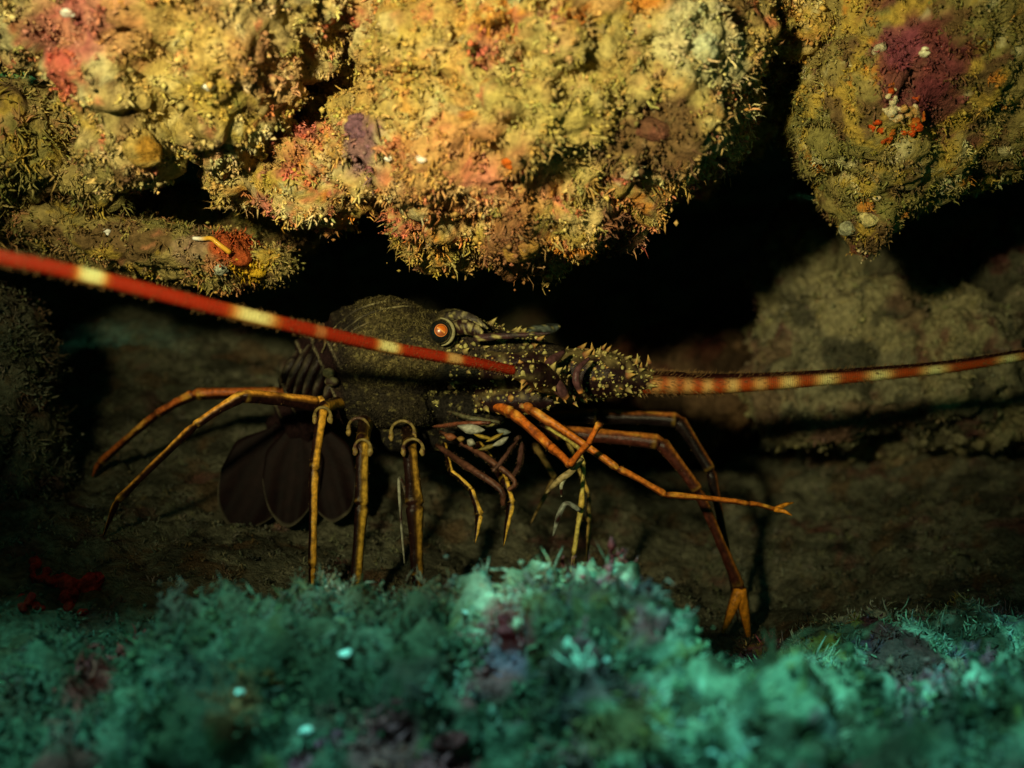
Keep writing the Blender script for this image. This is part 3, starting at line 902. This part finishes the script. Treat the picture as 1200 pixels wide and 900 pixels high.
# legs under the mouth
leg([(520, 520, .0, 5), (528, 552, -.03, 4.5), (552, 574, -.035, 5.5), (562, 604, -.04, 7.5), (557, 636, -.045, 6)], (.8, -1, .2), GOLD, .7)
leg([(560, 520, .0, 7), (592, 565, -.04, 8), (599, 590, -.045, 8), (590, 640, -.045, 6)], (.8, -1, .2), GOLD, .7)
leg([(640, 500, .02, 5), (678, 525, .0, 4.5), (684, 545, -.01, 4.5), (681, 595, -.015, 6.2), (672, 650, -.015, 5), (668, 690, -.01, 3)], (.2, -1, .2), (C3(.42, .34, .08), C3(.05, .03, .015)), .3)
leg([(660, 505, .04, 6), (690, 580, .02, 4), (690, 612, .015, 5), (687, 690, .02, 3)], (.2, -1, .2), (C3(.28, .2, .05), LEG_DARK), .4)
leg([(625, 520, .05, 7), (650, 560, .06, 6), (622, 614, .06, 5)], (0, -1, .2), (C3(.2, .13, .04), LEG_DARK), .4)
# small bent feelers and gill flaps hanging by the legs
for rows, cb in [([(682, 538, -.04, 3), (670, 552, -.045, 4), (655, 563, -.045, 4), (640, 578, -.04, 1.2)], C3(.26, .2, .09)), ([(664, 556, -.045, 3), (658, 568, -.045, 2.4), (658, 582, -.044, 1)], C3(.30, .3, .2)),
                 ([(680, 598, -.02, 3), (664, 590, -.022, 3), (655, 604, -.022, 3.4), (648, 628, -.02, 1)], C3(.20, .22, .18)), ([(480, 590, -.06, 2), (468, 560, -.05, 2), (470, 612, -.05, 1.6), (474, 660, -.05, 1)], C3(.2, .2, .15))]:
    pth, rad = W(rows); pp = spline(np.c_[pth, rad], 18)
    v, t, c = tube(pp[:, :3], pp[:, 3], (0, -1, .3), 10, col=cb)
    c = lerp(c, LEG_DARK * 2, smooth(.0, .35, fbm(v, 220, 2, 4)))
    link('feeler', mesh_from('feeler', v, t, c), M_LEG, lobster)

# mouthparts between the cheeks
for rows, cb, cs in [([(516, 506, -.012, 4), (560, 530, -.04, 7), (602, 562, -.05, 6), (596, 575, -.05, 4)], C3(.20, .08, .045), C3(.10, .04, .03)),
                 ([(512, 522, -.01, 5), (545, 545, -.04, 8), (585, 572, -.05, 7), (590, 592, -.05, 5)], C3(.16, .065, .04), C3(.08, .03, .025)),
                 ([(508, 500, -.015, 3), (540, 497, -.035, 5.5), (575, 495, -.04, 3)], C3(.32, .10, .05), C3(.16, .05, .03)),
                 ([(608, 512, -.03, 4), (592, 535, -.045, 5), (578, 552, -.05, 4)], C3(.15, .07, .05), C3(.08, .03, .025)),
                 ([(612, 520, -.03, 5), (608, 545, -.04, 5.5), (600, 562, -.05, 4)], C3(.13, .06, .05), C3(.08, .03, .025)),
                 ([(525, 482, -.02, 3), (550, 490, -.035, 6), (585, 495, -.035, 4)], C3(.16, .15, .08), C3(.05, .05, .03))]:
    pth, rad = W(rows)
    rad = rad * .56
    pp = spline(np.c_[pth, rad], 18)
    v, t, c = tube(pp[:, :3], pp[:, 3], (0, -1, .6), 10, lambda u, a: lerp(np.tile(cs, (10, 1)), cb, smooth(.3, .9, np.cos(a))))
    v = v + .0004 * np.stack([fbm(v, 300, 2, k) for k in range(3)], 1); c = lerp(c * .5, LEG_DARK, smooth(.0, .5, fbm(v, 200, 2, 6)) * .7)
    hairs(link('maxilliped', me_ := mesh_from('maxilliped', v, t, c), M_LEG, lobster), v, t, me_, 120, .0013, C3(.10, .06, .035), 5)
for cx, cy, yy, rx, rz, rot, col in [(552, 503, -.045, 17, 6, 8, C3(.62, .62, .5)), (552, 519, -.048, 6, 5, 20, C3(.6, .58, .45)), (587, 518, -.048, 11, 4, -28, C3(.55, .55, .42)), (590, 506, -.04, 9, 4, 10, C3(.3, .34, .28)),
                                 (566, 512, -.05, 12, 2.6, 14, C3(.62, .42, .06)), (580, 513, -.052, 12, 2.6, -26, C3(.62, .42, .06)), (572, 524, -.046, 13, 3, -18, C3(.35, .28, .08)), (528, 512, -.04, 8, 5, 12, C3(.35, .12, .05)), (540, 515, -.042, 5, 4, 0, C3(.5, .3, .08))]:
    v0, t0 = ico(3)
    q = v0 * np.array([rx * S(yy), .003, rz * S(yy)])
    q[:, 2] = q[:, 2] * (1 - .6 * v0[:, 0] ** 2) + .25 * rz * S(yy) * v0[:, 0] ** 2
    ca, sa = math.cos(R(-rot)), math.sin(R(-rot))
    q = np.c_[q[:, 0] * ca - q[:, 2] * sa, q[:, 1], q[:, 0] * sa + q[:, 2] * ca] + P(cx, cy, yy)
    q += .0003 * fbm(q, 250, 2, 3)[:, None]; col = col * .42
    link('mandible_plate', mesh_from('mandible_plate', q, t0, lerp(np.tile(col, (len(q), 1)), col * .4, smooth(.2, .5, fbm(q, 200, 2, 9)))), M_SHELL, lobster)

# spines: one shared cone, larger ones are pieces of their own, small ones are joined
def cone_mesh(name, c0, c1):
    a = np.linspace(0, 2 * math.pi, 7, endpoint=False)
    V = [np.c_[np.cos(a), np.sin(a), np.zeros(7)], np.c_[.62 * np.cos(a), .62 * np.sin(a), np.full(7, .9)], np.c_[.28 * np.cos(a), .28 * np.sin(a), np.full(7, 1.9)], np.array([[.05, 0, 2.9]])]
    V = np.concatenate(V)
    T3 = []
    for i in range(2):
        for k in range(7):
            p_, q_ = i * 7 + k, i * 7 + (k + 1) % 7
            T3 += [(p_, q_, q_ + 7), (p_, q_ + 7, p_ + 7)]
    for k in range(7): T3.append((14 + k, 14 + (k + 1) % 7, 21))
    C = np.concatenate([np.tile(c0, (7, 1)), np.tile((c0 + c1) / 2, (7, 1)), np.tile(c1, (8, 1))])
    me = mesh_from(name, V, T3, C)
    me.materials.append(M_SHELL)
    return me
CONE = cone_mesh('spine', C3(.07, .04, .02), C3(.38, .31, .10))
CONE_R = cone_mesh('spine', C3(.12, .035, .02), C3(.42, .26, .07))
def spines(parent, key, count, seed, size, lean, small, mask=None, axis=np.array([1., 0, 0])):
    mask = mask or (lambda c, n: (n[:, 1] < .35) * 1.0)
    area = BVH[key]
    base = world_loc(parent)
    a, b, d = (area[1][area[3][:, k]] for k in range(3))
    tot = ((np.linalg.norm(np.cross(b - a, d - a), axis=1) / 2) * mask((a + b + d) / 3, area[2][area[3]].mean(1))).sum()
    pos, nor, col, rng = sample(area, (count + small + .5) / tot, mask, seed)
    bits = []
    for k in range(len(pos)):
        nrm = unit(nor[k] + axis * lean)
        big = k < count
        s = size * (.45 + 1.1 * rng.random() ** 2) * S(pos[k][1])
        if big:
            o = bpy.data.objects.new('spine', CONE if rng.random() < .8 else CONE_R)
            COL.objects.link(o); o.parent = parent
            o.location = Vector(pos[k] - nor[k] * .0003) - base
            o.rotation_mode = 'QUATERNION'; o.rotation_quaternion = Vector(nrm).to_track_quat('Z', 'Y')
            o.scale = (s, s, s * (.4 + .65 * rng.random()))
        else:
            v0, t0 = ico(1)
            s *= .28 + .42 * rng.random() ** 2
            v = v0 * s * (1 + .25 * rng.standard_normal((len(v0), 1))) + pos[k]
            bits.append((v, t0, (PALE_Y if rng.random() < .6 else C3(.20, .13, .05)) * (.25 + .6 * rng.random())))
    if bits:
        v, t, cc = join(bits)
        o = link('tubercles', mesh_from('tubercles', v, t, cc), M_SHELL, parent); o['kind'] = 'stuff'

def peduncle(rows, seed, count, size, small, name='antenna_base', lean=.7):
    pth, rad = W(rows)
    pp = spline(np.c_[pth, rad], 40)
    def cf(u, a):
        return lerp(np.tile(SHELL_DARK * .7, (20, 1)), C3(.14, .11, .04), smooth(.2, .9, -np.sin(a) * .6 + .4 * np.cos(a * 3 + u * 9)) * .6)
    v, t, c = tube(pp[:, :3], pp[:, 3], (0, -1, 0), 20, cf)
    nrm = fbm(v, 160, 3, seed)
    v = v + .0012 * np.stack([fbm(v, 150, 2, seed + k) for k in range(3)], 1)
    c = lerp(c, C3(.17, .13, .05), smooth(.2, .5, nrm) * .7)
    me = mesh_from(name, v, t, c)
    BVH[name + str(seed)] = (None, v, no_of(me), t, c)
    ax = unit(pp[-1, :3] - pp[0, :3])
    o = link(name, me, M_SHELL, lobster)
    spines(o, name + str(seed), count, seed, size, lean, small, axis=ax)
    return o
peduncle([(545, 425, .0, 26), (590, 432, -.008, 30), (640, 440, -.012, 28), (668, 444, -.012, 22)], 71, 80, 3.4, 300)
far_base = peduncle([(640, 442, -.004, 22), (668, 438, -.008, 29), (710, 440, -.010, 27), (745, 445, -.010, 19), (764, 448, -.010, 13)], 72, 120, 3.6, 380)
near_base = peduncle([(655, 450, -.030, 15), (640, 444, -.046, 17), (622, 438, -.058, 15), (604, 434, -.066, 9)], 73, 34, 3.6, 110, lean=.4)
# low spiny shelf below the eye
peduncle([(560, 470, -.01, 14), (610, 468, -.018, 15), (650, 466, -.02, 12)], 74, 40, 3.4, 120)

# smooth mauve joint folds between the antenna segments
for rows in [[(661, 412, -.034, 3), (646, 425, -.042, 8), (645, 440, -.046, 9), (656, 456, -.046, 8.5), (664, 466, -.043, 5)], [(690, 420, -.036, 2.5), (678, 432, -.041, 4), (675, 446, -.042, 5), (681, 460, -.040, 4)]]:
    pth, rad = W(rows); pp = spline(np.c_[pth, rad], 24)
    v, t, c = tube(pp[:, :3], pp[:, 3], (0, -1, 0), 12, lambda u, a: lerp(np.tile(MAUVE, (12, 1)), C3(.55, .22, .05), np.full(12, float(smooth(.86, 1., np.array([u]))[0]))), flat=.9)
    link('joint_fold', mesh_from('joint_fold', v, t, c), M_LEG, lobster)
# orange spine clusters on top of the far segment
for cx, cy, yy, r in [(701, 412, -.012, 9), (753, 424, -.010, 9), (668, 466, -.04, 7)]:
    for k in range(6):
        rng = random.Random(cx * 7 + k)
        o = bpy.data.objects.new('spine', CONE_R if k % 2 else CONE)
        COL.objects.link(o); o.parent = far_base
        c0 = P(cx + rng.uniform(-8, 8), cy + rng.uniform(-4, 8), yy - .004)
        o.location = Vector(c0) - world_loc(far_base)
        dirn = Vector((rng.uniform(-.2, .7), rng.uniform(-.7, 0), rng.uniform(.5, 1) if cy < 440 else -.7))
        o.rotation_mode = 'QUATERNION'; o.rotation_quaternion = dirn.to_track_quat('Z', 'Y')
        s = r * .40 * S(yy) * rng.uniform(.5, 1.1); o.scale = (s, s, s * 1.2)

# long whips
def flagellum(rows, bands, seed, m, hair, red, dark, ref, white=C3(.60, .58, .24), cut=-.2, sharp=4):
    pth, rad = W(rows)
    pp = spline(np.c_[pth, rad], m)
    px = pp[:, 0] / (PX * (CAM_D + pp[:, 1]) / CAM_D) + 600
    rr = pp[:, 3] * (1 + .055 * np.cos(np.arange(m) * math.pi))
    sides = 14
    def cf(u, a):
        i = int(round(u * (m - 1)))
        w = sum(math.exp(-abs((px[i] - b) / wd) ** sharp) * st for b, wd, st in bands)
        w = min(1.0, w)
        y_ = min(1.0, sum(math.exp(-((px[i] - b) / (wd * 1.3)) ** 4) * min(1, st * 1.3) for b, wd, st in bands))
        c = lerp(np.tile(red, (sides, 1)), C3(.62, .27, .03), np.full(sides, y_ * .8))
        c = lerp(c, white, w * smooth(.2, .75, np.cos(a)))
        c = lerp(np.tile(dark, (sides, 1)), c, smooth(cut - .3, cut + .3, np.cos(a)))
        return c * (.68 if i % 2 else 1.12)
    v, t, c = tube(pp[:, :3], rr, ref, sides, cf)
    o = link('antenna', mesh_from('antenna', v, t, c), M_ANT, lobster)
    rng = np.random.default_rng(seed)
    ix = rng.integers(0, m - 1, hair); an = rng.random(hair) * 2 * math.pi
    T = np.gradient(pp[:, :3], axis=0); T /= np.linalg.norm(T, axis=1)[:, None]
    e1 = np.cross(T, np.array([0, 0, 1.])); e1 /= np.linalg.norm(e1, axis=1)[:, None]; e2 = np.cross(T, e1)
    dn = e1[ix] * np.cos(an)[:, None] + e2[ix] * np.sin(an)[:, None]
    root = pp[ix, :3] + dn * rr[ix][:, None] * .9
    ln = pp[ix, 3] * (.35 + .5 * rng.random(hair))
    v, t, cc = strands(root, dn + .7 * T[ix], ln, np.full(hair, .00016), .2 * rng.standard_normal((hair, 3)), np.tile(C3(.16, .09, .035), (hair, 1)), nseg=2, wig=.15)
    h = link('setae', mesh_from('setae', v, t, cc), M_HAIR, o); h['kind'] = 'stuff'
    return o
flagellum([(600, 434, -.064, 6), (545, 423, -.085, 6.6), (450, 406, -.115, 7.4), (300, 372, -.165, 8.8), (105, 324, -.21, 9.8), (0, 302, -.23, 9.8), (-110, 283, -.245, 10), (-300, 262, -.25, 7.5), (-560, 250, -.24, 3), (-640, 250, -.235, .8)],
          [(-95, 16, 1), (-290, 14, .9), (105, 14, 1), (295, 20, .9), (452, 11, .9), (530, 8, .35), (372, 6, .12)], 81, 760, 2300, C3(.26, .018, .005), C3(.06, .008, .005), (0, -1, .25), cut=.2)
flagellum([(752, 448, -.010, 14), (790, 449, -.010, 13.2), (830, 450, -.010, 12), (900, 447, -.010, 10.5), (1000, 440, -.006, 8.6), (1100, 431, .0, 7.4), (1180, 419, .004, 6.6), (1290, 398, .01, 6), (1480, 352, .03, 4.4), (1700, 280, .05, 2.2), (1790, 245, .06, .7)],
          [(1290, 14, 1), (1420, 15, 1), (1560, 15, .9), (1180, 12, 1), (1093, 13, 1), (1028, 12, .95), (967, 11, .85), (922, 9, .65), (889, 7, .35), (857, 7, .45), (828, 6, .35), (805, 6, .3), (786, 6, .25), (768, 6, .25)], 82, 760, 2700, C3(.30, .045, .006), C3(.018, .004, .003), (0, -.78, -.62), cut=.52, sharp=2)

v0, t0 = ico(2)
v = v0 * np.array([8 * S(-.06), .0035, 7.5 * S(-.06)]) + P(611, 437, -.064)
v += .0012 * np.stack([fbm(v, 300, 2, k) for k in range(3)], 1)
link('antenna_socket', mesh_from('antenna_socket', v, t0, lerp(np.tile(C3(.30, .26, .09), (len(v), 1)), C3(.06, .03, .02), smooth(-.1, .3, fbm(v, 260, 2, 3)))), M_SHELL, lobster)

# eye
EC = P(516, 389, -.031)
v0, t0 = ico(4)
er = 14 * S(-.036)
eye = link('eye', mesh_from('eye', v0 * np.array([er * .95, er * .9, er]) + EC, t0, np.tile(C3(.006, .008, .009), (len(v0), 1))), M_EYE, lobster)
M_EYE_SHINE = material('eye_shine', .3, 0, 900, .12, 1500, .5, coat=.6)
gaze = unit(np.array([.12, -1, .12])); ex = unit(np.cross(gaze, (0, 0, 1.))); ez = np.cross(ex, gaze)
def disc(rad_px, lift, dome, cols, rings=14, sides=36):
    V, C, T3 = [], [], []
    for i in range(rings + 1):
        f = i / rings
        for k in range(sides):
            a = 2 * math.pi * k / sides
            rr_ = f * rad_px * S(-.036)
            V.append(EC + gaze * (lift - dome * f * f) + ex * rr_ * math.cos(a) + ez * rr_ * math.sin(a))
            C.append(cols(f, f * math.cos(a), f * math.sin(a)))
    for i in range(rings):
        for k in range(sides):
            p_, q_ = i * sides + k, i * sides + (k + 1) % sides
            T3 += [(p_, p_ + sides, q_ + sides), (p_, q_ + sides, q_)]
    return np.array(V), np.array(T3), np.array(C)
def shine_col(f, x, z):  # eye-shine: reflected strobe light painted as orange tones
    if f > .86: return C3(.55, .16, .03)
    if f > .74: return C3(.16, .05, .02)
    if abs(z - .75 * x - .02) < .13: return C3(.62, .26, .06)
    return C3(.45, .095, .005) if z > .75 * x else C3(.24, .055, .010)
v, t, c = disc(7.6, er * .90 + .0006, er * .17, shine_col)
link('eye_shine_disc', mesh_from('eye_shine_disc', v, t, c), M_EYE_SHINE, eye)
path = [EC + np.array([math.sin(a) * er * 1.13, -.001 - .0012 * math.cos(a), math.cos(a) * er * 1.15]) for a in np.linspace(R(0), R(175), 40)]
v, t, c = tube(path, np.r_[np.linspace(.0003, .0009, 12), np.full(16, .0010), np.linspace(.0010, .0003, 12)], sides=8, col=C3(.20, .18, .09))
link('eye_rim', mesh_from('eye_rim', v, t, c), M_SHELL, eye)

# brow horns, eye stalk and little antennules
def horn(rows, cb, cs, name='horn', mat=None, f=.25):
    pth, rad = W(rows); pp = spline(np.c_[pth, rad], 22)
    v, t, c = tube(pp[:, :3], pp[:, 3], (0, -1, .4), 12, col=cb)
    v = v + .0006 * np.stack([fbm(v, 260, 2, 40 + k) for k in range(3)], 1)
    c = lerp(c, cs, smooth(f - .12, f + .12, fbm(v, 420, 3, 50)))
    c = lerp(c, PALE_Y * .7, smooth(.35, .5, fbm(v, 520, 2, 52)) * .8)
    return link(name, mesh_from(name, v, t, c), mat or M_SHELL, lobster)
horn([(533, 385, -.024, 9), (545, 383, -.028, 9), (557, 387, -.030, 7), (566, 391, -.031, 4)], C3(.24, .20, .09), SHELL_DARK, 'eye_stalk', f=-.12)
horn([(524, 371, -.016, 5), (540, 370, -.022, 6.5), (556, 375, -.026, 5), (572, 385, -.028, 1.5)], C3(.035, .028, .022), C3(.22, .19, .09), 'horn', f=.3)
horn([(556, 396, -.030, 5), (585, 394, -.036, 4), (620, 392, -.040, 2.8), (645, 390, -.040, 1.2)], MAUVE * .7, C3(.02, .014, .014), 'antennule', f=.1)
horn([(590, 402, -.01, 6), (615, 392, .004, 7), (640, 386, .012, 7), (656, 382, .016, 3)], C3(.07, .085, .07), SHELL_BLACK, 'horn', f=-.15)  # far horn, with the teal daylight tint put into its colour
def brow(c, n):
    sx_ = PX * (CAM_D + c[:, 1]) / CAM_D
    x_, y_ = c[:, 0] / sx_ + 600, 450 - c[:, 2] / sx_
    return ((x_ > 526) & (x_ < 640) & (y_ > 368) & (y_ < 470) & (n[:, 1] < .4)) * (.35 + smooth(440, 400, y_))
spines(body, 'body', 60, 77, 3.4, .6, 420, mask=brow)

# ------------------------------------------------------------------ small life on the rocks
def lump(key, px, py, r_px, col, name, label, cat, group=None, seed=0, squash=.6, mat=None, pieces=5, col2=None, spread=.8, lift=.25):
    loc, nor = hit(key, px, py)
    rng = np.random.default_rng(seed + int(px))
    s = S(loc[1]) * r_px
    bl = []
    e1 = unit(np.cross(nor, (0, .3, 1.))); e2 = np.cross(nor, e1)
    for k in range(pieces):
        off = (e1 * rng.uniform(-1, 1) + e2 * rng.uniform(-1, 1)) * s * spread * (k > 0)
        r_ = s * (1 if k == 0 else rng.uniform(.35, .75))
        bl.append((loc + nor * s * lift + off, (r_, r_, r_ * squash)))
    me = remeshed(bl, max(s * .15, .0004), 2)
    v = co_of(me)
    v += no_of(me) * (s * .22 * fbm(v, 1.3 / s, 4, seed))[:, None]
    me.vertices.foreach_set('co', v.astype(np.float32).ravel())
    c = np.tile(col, (len(v), 1))
    if col2 is not None: c = lerp(c, col2, smooth(-.1, .25, fbm(v, .7 / s, 3, seed + 9)))
    set_cols(me, c)
    o = link(name, me, mat or M_SPONGE)
    return tag(o, label, cat, group)

WHITE = C3(.75, .74, .66)
lump('pink_crusted_boulder', 243, 100, 8, WHITE, 'sea_squirt', 'small white sea squirt on the tan boulder below the mustard patch', 'sea squirt', seed=1, mat=M_SHINY, pieces=2)
lump('pink_crusted_boulder', 80, 13, 9, WHITE, 'sea_squirt', 'small white sea squirt in the middle of the pink crust', 'sea squirt', seed=2, mat=M_SHINY, pieces=2)
lump('ledge', 124, 271, 5, WHITE, 'sea_squirt', 'tiny white sea squirt on the thin rock ledge', 'sea squirt', seed=3, mat=M_SHINY, pieces=2)
lump('pink_crusted_boulder', 165, 175, 24, C3(.44, .31, .09), 'mustard_sponge', 'mustard sponge lump at the foot of the pink crusted boulder', 'sponge', seed=4, pieces=7, col2=C3(.38, .2, .03), lift=-.12)
lump('boulder', 455, 185, 5, WHITE, 'sea_squirt', 'tiny pure white sea squirt in the salmon patch of the huge boulder', 'sea squirt', 'white sea squirts on the huge boulder', seed=5, mat=M_SHINY, pieces=2)
lump('boulder', 495, 188, 6, C3(.8, .68, .6), 'sea_squirt', 'pinkish white sea squirt, larger of two in the salmon patch', 'sea squirt', 'white sea squirts on the huge boulder', seed=6, mat=M_SHINY, pieces=3)
lump('boulder', 595, 190, 9, C3(.6, .13, .015), 'orange_sponge', 'small vivid orange sponge on the huge overhanging boulder', 'sponge', seed=7, lift=-.12)
lump('boulder', 690, 225, 13, C3(.58, .33, .02), 'yellow_sponge', 'yellow sponge near the lower rim of the huge overhanging boulder', 'sponge', seed=8, lift=-.12)
lump('boulder', 825, 65, 22, C3(.58, .60, .36), 'pale_sponge', 'pale greenish sponge high on the huge overhanging boulder', 'sponge', seed=9, col2=C3(.5, .42, .16), pieces=7, lift=-.12)
lump('boulder', 608, 296, 22, C3(.22, .10, .045), 'brown_sponge', 'round brown sponge on the underside of the huge overhanging boulder', 'sponge', seed=10, col2=C3(.4, .22, .05), lift=-.12)
lump('boulder', 770, 155, 24, C3(.14, .065, .035), 'brown_sponge', 'flat dark brown sponge facing the hanging boulder', 'sponge', seed=14, squash=.5, col2=C3(.2, .08, .05), pieces=7, lift=-.12)
lump('boulder', 415, 150, 15, C3(.20, .10, .13), 'purple_sponge', 'dull purple sponge beside the crevice of the huge boulder', 'sponge', seed=15, squash=.5, lift=-.12)
# sponge on the hanging boulder
sp = empty('spotted_sponge', hit('hanging_boulder', 1052, 140)[0])
tag(sp, 'cream sponge with red orange rim on the hanging boulder', 'sponge')
def sub(parent, key, spots, name, col, col2, seed, vox=.0006):
    bl = []
    for px, py, r in spots:
        loc, nor = hit(key, px, py); s = S(loc[1]) * r
        for q in range(4):
            jit = RNG.uniform(-1, 1, 3) * s * .9
            bl.append((loc + nor * s * .12 + jit - nor * np.dot(jit, nor) * .7, (s * RNG.uniform(.35, .7), s * .5, s * RNG.uniform(.35, .7))))
    me = remeshed(bl, vox, 1); v = co_of(me)
    v += no_of(me) * (.0012 * fbm(v, 420, 3, seed))[:, None]
    me.vertices.foreach_set('co', v.astype(np.float32).ravel())
    set_cols(me, lerp(np.tile(col, (len(v), 1)), col2, smooth(.0, .35, fbm(v, 200, 3, seed + 4))))
    return link(name, me, M_SPONGE, parent)
sub(sp, 'hanging_boulder', [(1046, 108, 6), (1048, 118, 7), (1052, 128, 9), (1062, 130, 9), (1072, 126, 7), (1042, 130, 7), (1050, 138, 6), (1072, 134, 6)], 'cream_body', C3(.72, .62, .36), C3(.6, .34, .1), 21)
sub(sp, 'hanging_boulder', [(1026, 142, 6), (1032, 152, 6), (1040, 162, 6), (1024, 150, 5), (1046, 155, 4), (1074, 144, 7), (1066, 150, 6), (1082, 137, 6), (1046, 103, 6), (1074, 118, 4), (1060, 154, 5)], 'red_rim', C3(.55, .075, .01), C3(.5, .16, .02), 22)
lump('hanging_boulder', 1084, 63, 7, C3(.66, .64, .4), 'barnacle', 'pale barnacle on the maroon patch of the hanging boulder', 'barnacle', seed=31, mat=M_SHINY, pieces=2)
lump('hanging_boulder', 1032, 58, 8, C3(.55, .48, .3), 'sea_squirt', 'cream sea squirt beside the maroon patch of the hanging boulder', 'sea squirt', seed=32)
lump('hanging_boulder', 1020, 257, 10, C3(.56, .48, .2), 'barnacle', 'largest barnacle at the hanging boulder tip', 'barnacle', seed=33, squash=.8, pieces=3)
lump('hanging_boulder', 1028, 232, 5, C3(.7, .55, .3), 'barnacle', 'tiny bright barnacle above the hanging boulder tip', 'barnacle', seed=34, pieces=2, mat=M_SHINY)
lump('hanging_boulder', 995, 268, 10, C3(.34, .34, .2), 'barnacle', 'greyish round barnacle low on the hanging boulder', 'barnacle', seed=35, squash=.8, pieces=2)
# ledge life
lp = [hit('ledge', x, y_) for x, y_ in [(231, 285), (240, 283), (250, 284), (258, 289), (263, 296)]]
pp = spline(np.array([l + n_ * .0035 for l, n_ in lp]), 26)
v, t, c = tube(pp, np.linspace(.0011, .0015, 26), sides=8, colfn=lambda u, a: np.tile(lerp(C3(.85, .82, .7), C3(.6, .32, .03), smooth(.1, .4, np.array([u])))[0], (8, 1)))
tag(link('worm_tube', mesh_from('worm_tube', v, t, c), M_SHINY), 'curved orange worm tube with a white end on the thin ledge', 'worm tube')
lump('ledge', 284, 300, 15, C3(.34, .07, .018), 'red_sponge', 'rust red sponge on the thin ledge beside the worm tube', 'sponge', seed=41, squash=.7)
lump('ledge', 303, 318, 9, C3(.56, .34, .02), 'yellow_sponge', 'small yellow sponge under the rust red one on the ledge', 'sponge', seed=42)
lump('ledge', 258, 314, 8, C3(.42, .44, .32), 'sea_squirt', 'greyish sea squirt on the thin ledge under the worm tube', 'sea squirt', seed=43)
# red branching sponge on the silt
rs = empty('red_branching_sponge', hit('seabed', 85, 715)[0])
tag(rs, 'dark red branching sponge growing from the silt beside the turf rock', 'sponge')
sub(rs, 'seabed', [(40, 668, 11), (52, 676, 11), (64, 684, 12), (78, 690, 15), (92, 694, 17), (108, 688, 13), (86, 708, 14), (92, 720, 12), (74, 700, 10)], 'branch', C3(.45, .035, .022), C3(.25, .02, .02), 51, .0009)
sub(rs, 'seabed', [(32, 702, 11), (38, 708, 9), (28, 712, 8)], 'lobe', C3(.5, .035, .02), C3(.28, .02, .02), 52, .0009)
lump('turf_rock', 40, 745, 16, C3(.18, .03, .03), 'maroon_sponge', 'maroon sponge clump at the edge of the turf rock below the red one', 'sponge', seed=53, lift=-.12)
# white specks on the turf rock
for k, (x, y_, r, lab) in enumerate([(280, 812, 7, 'bright white shell fragment on the darker part of the turf rock'), (360, 858, 9, 'white shell fragment beside a maroon crust on the turf rock'),
                                     (545, 719, 5, 'tiny white shell fragment near the crest of the turf rock'), (710, 775, 7, 'pale round shell fragment among the brightest teal turf'), (405, 767, 8, 'grey white shell fragment halfway up the turf rock')]):
    lump('turf_rock', x, y_, r, C3(.8, .8, .78), 'shell_fragment', lab, 'shell', 'shell fragments on the turf rock', seed=60 + k, mat=M_SHINY, pieces=2)
for k, (x, y_, r, cl, lab) in enumerate([(598, 738, 22, C3(.30, .05, .07), 'maroon crust sponge on the crest of the turf rock'), (590, 775, 20, C3(.22, .11, .17), 'dull violet sponge under the maroon crest sponge'),
                                         (470, 838, 26, C3(.26, .05, .06), 'maroon sponge halfway down the turf rock'), (525, 870, 30, C3(.24, .04, .05), 'large dark red sponge low on the turf rock'),
                                         (384, 868, 18, C3(.30, .07, .12), 'pinkish sponge next to a white shell fragment'), (318, 797, 16, C3(.22, .08, .03), 'rust brown sponge above the pinkish one on the turf rock')]):
    lump('turf_rock', x, y_, r * .6, cl, 'crust_sponge', lab, 'sponge', 'sponges on the turf rock', seed=70 + k, squash=.6, pieces=9, spread=1.1, col2=cl * .5, lift=0)
# thin pale blades beyond the turf rock
for k, (x0, y0_, x1, y1_, lab) in enumerate([(957, 768, 968, 745, 'thin pale blade leaning over the dark gap'), (1042, 722, 1034, 700, 'thin pale blade standing beside the dim turf'), (1103, 736, 1107, 714, 'short pale blade among the dim turf')]):
    loc, nor = hit('dark_turf_rock', x0, y0_ + 6)
    yy = loc[1]
    pp = spline(np.array([loc - nor * .002, P(x0, y0_, yy), P((x0 + x1) / 2 - 1, (y0_ + y1_) / 2, yy - .002), P(x1, y1_, yy)]), 14)
    v, t, c = tube(pp, np.r_[np.linspace(.0006, .0011, 7), np.linspace(.0011, .0002, 7)], sides=6, flat=.5, col=C3(.45, .5, .4))
    tag(link('algae_blade', mesh_from('algae_blade', v, t, c), M_TURF), lab, 'algae', 'pale blades by the dim turf rock')
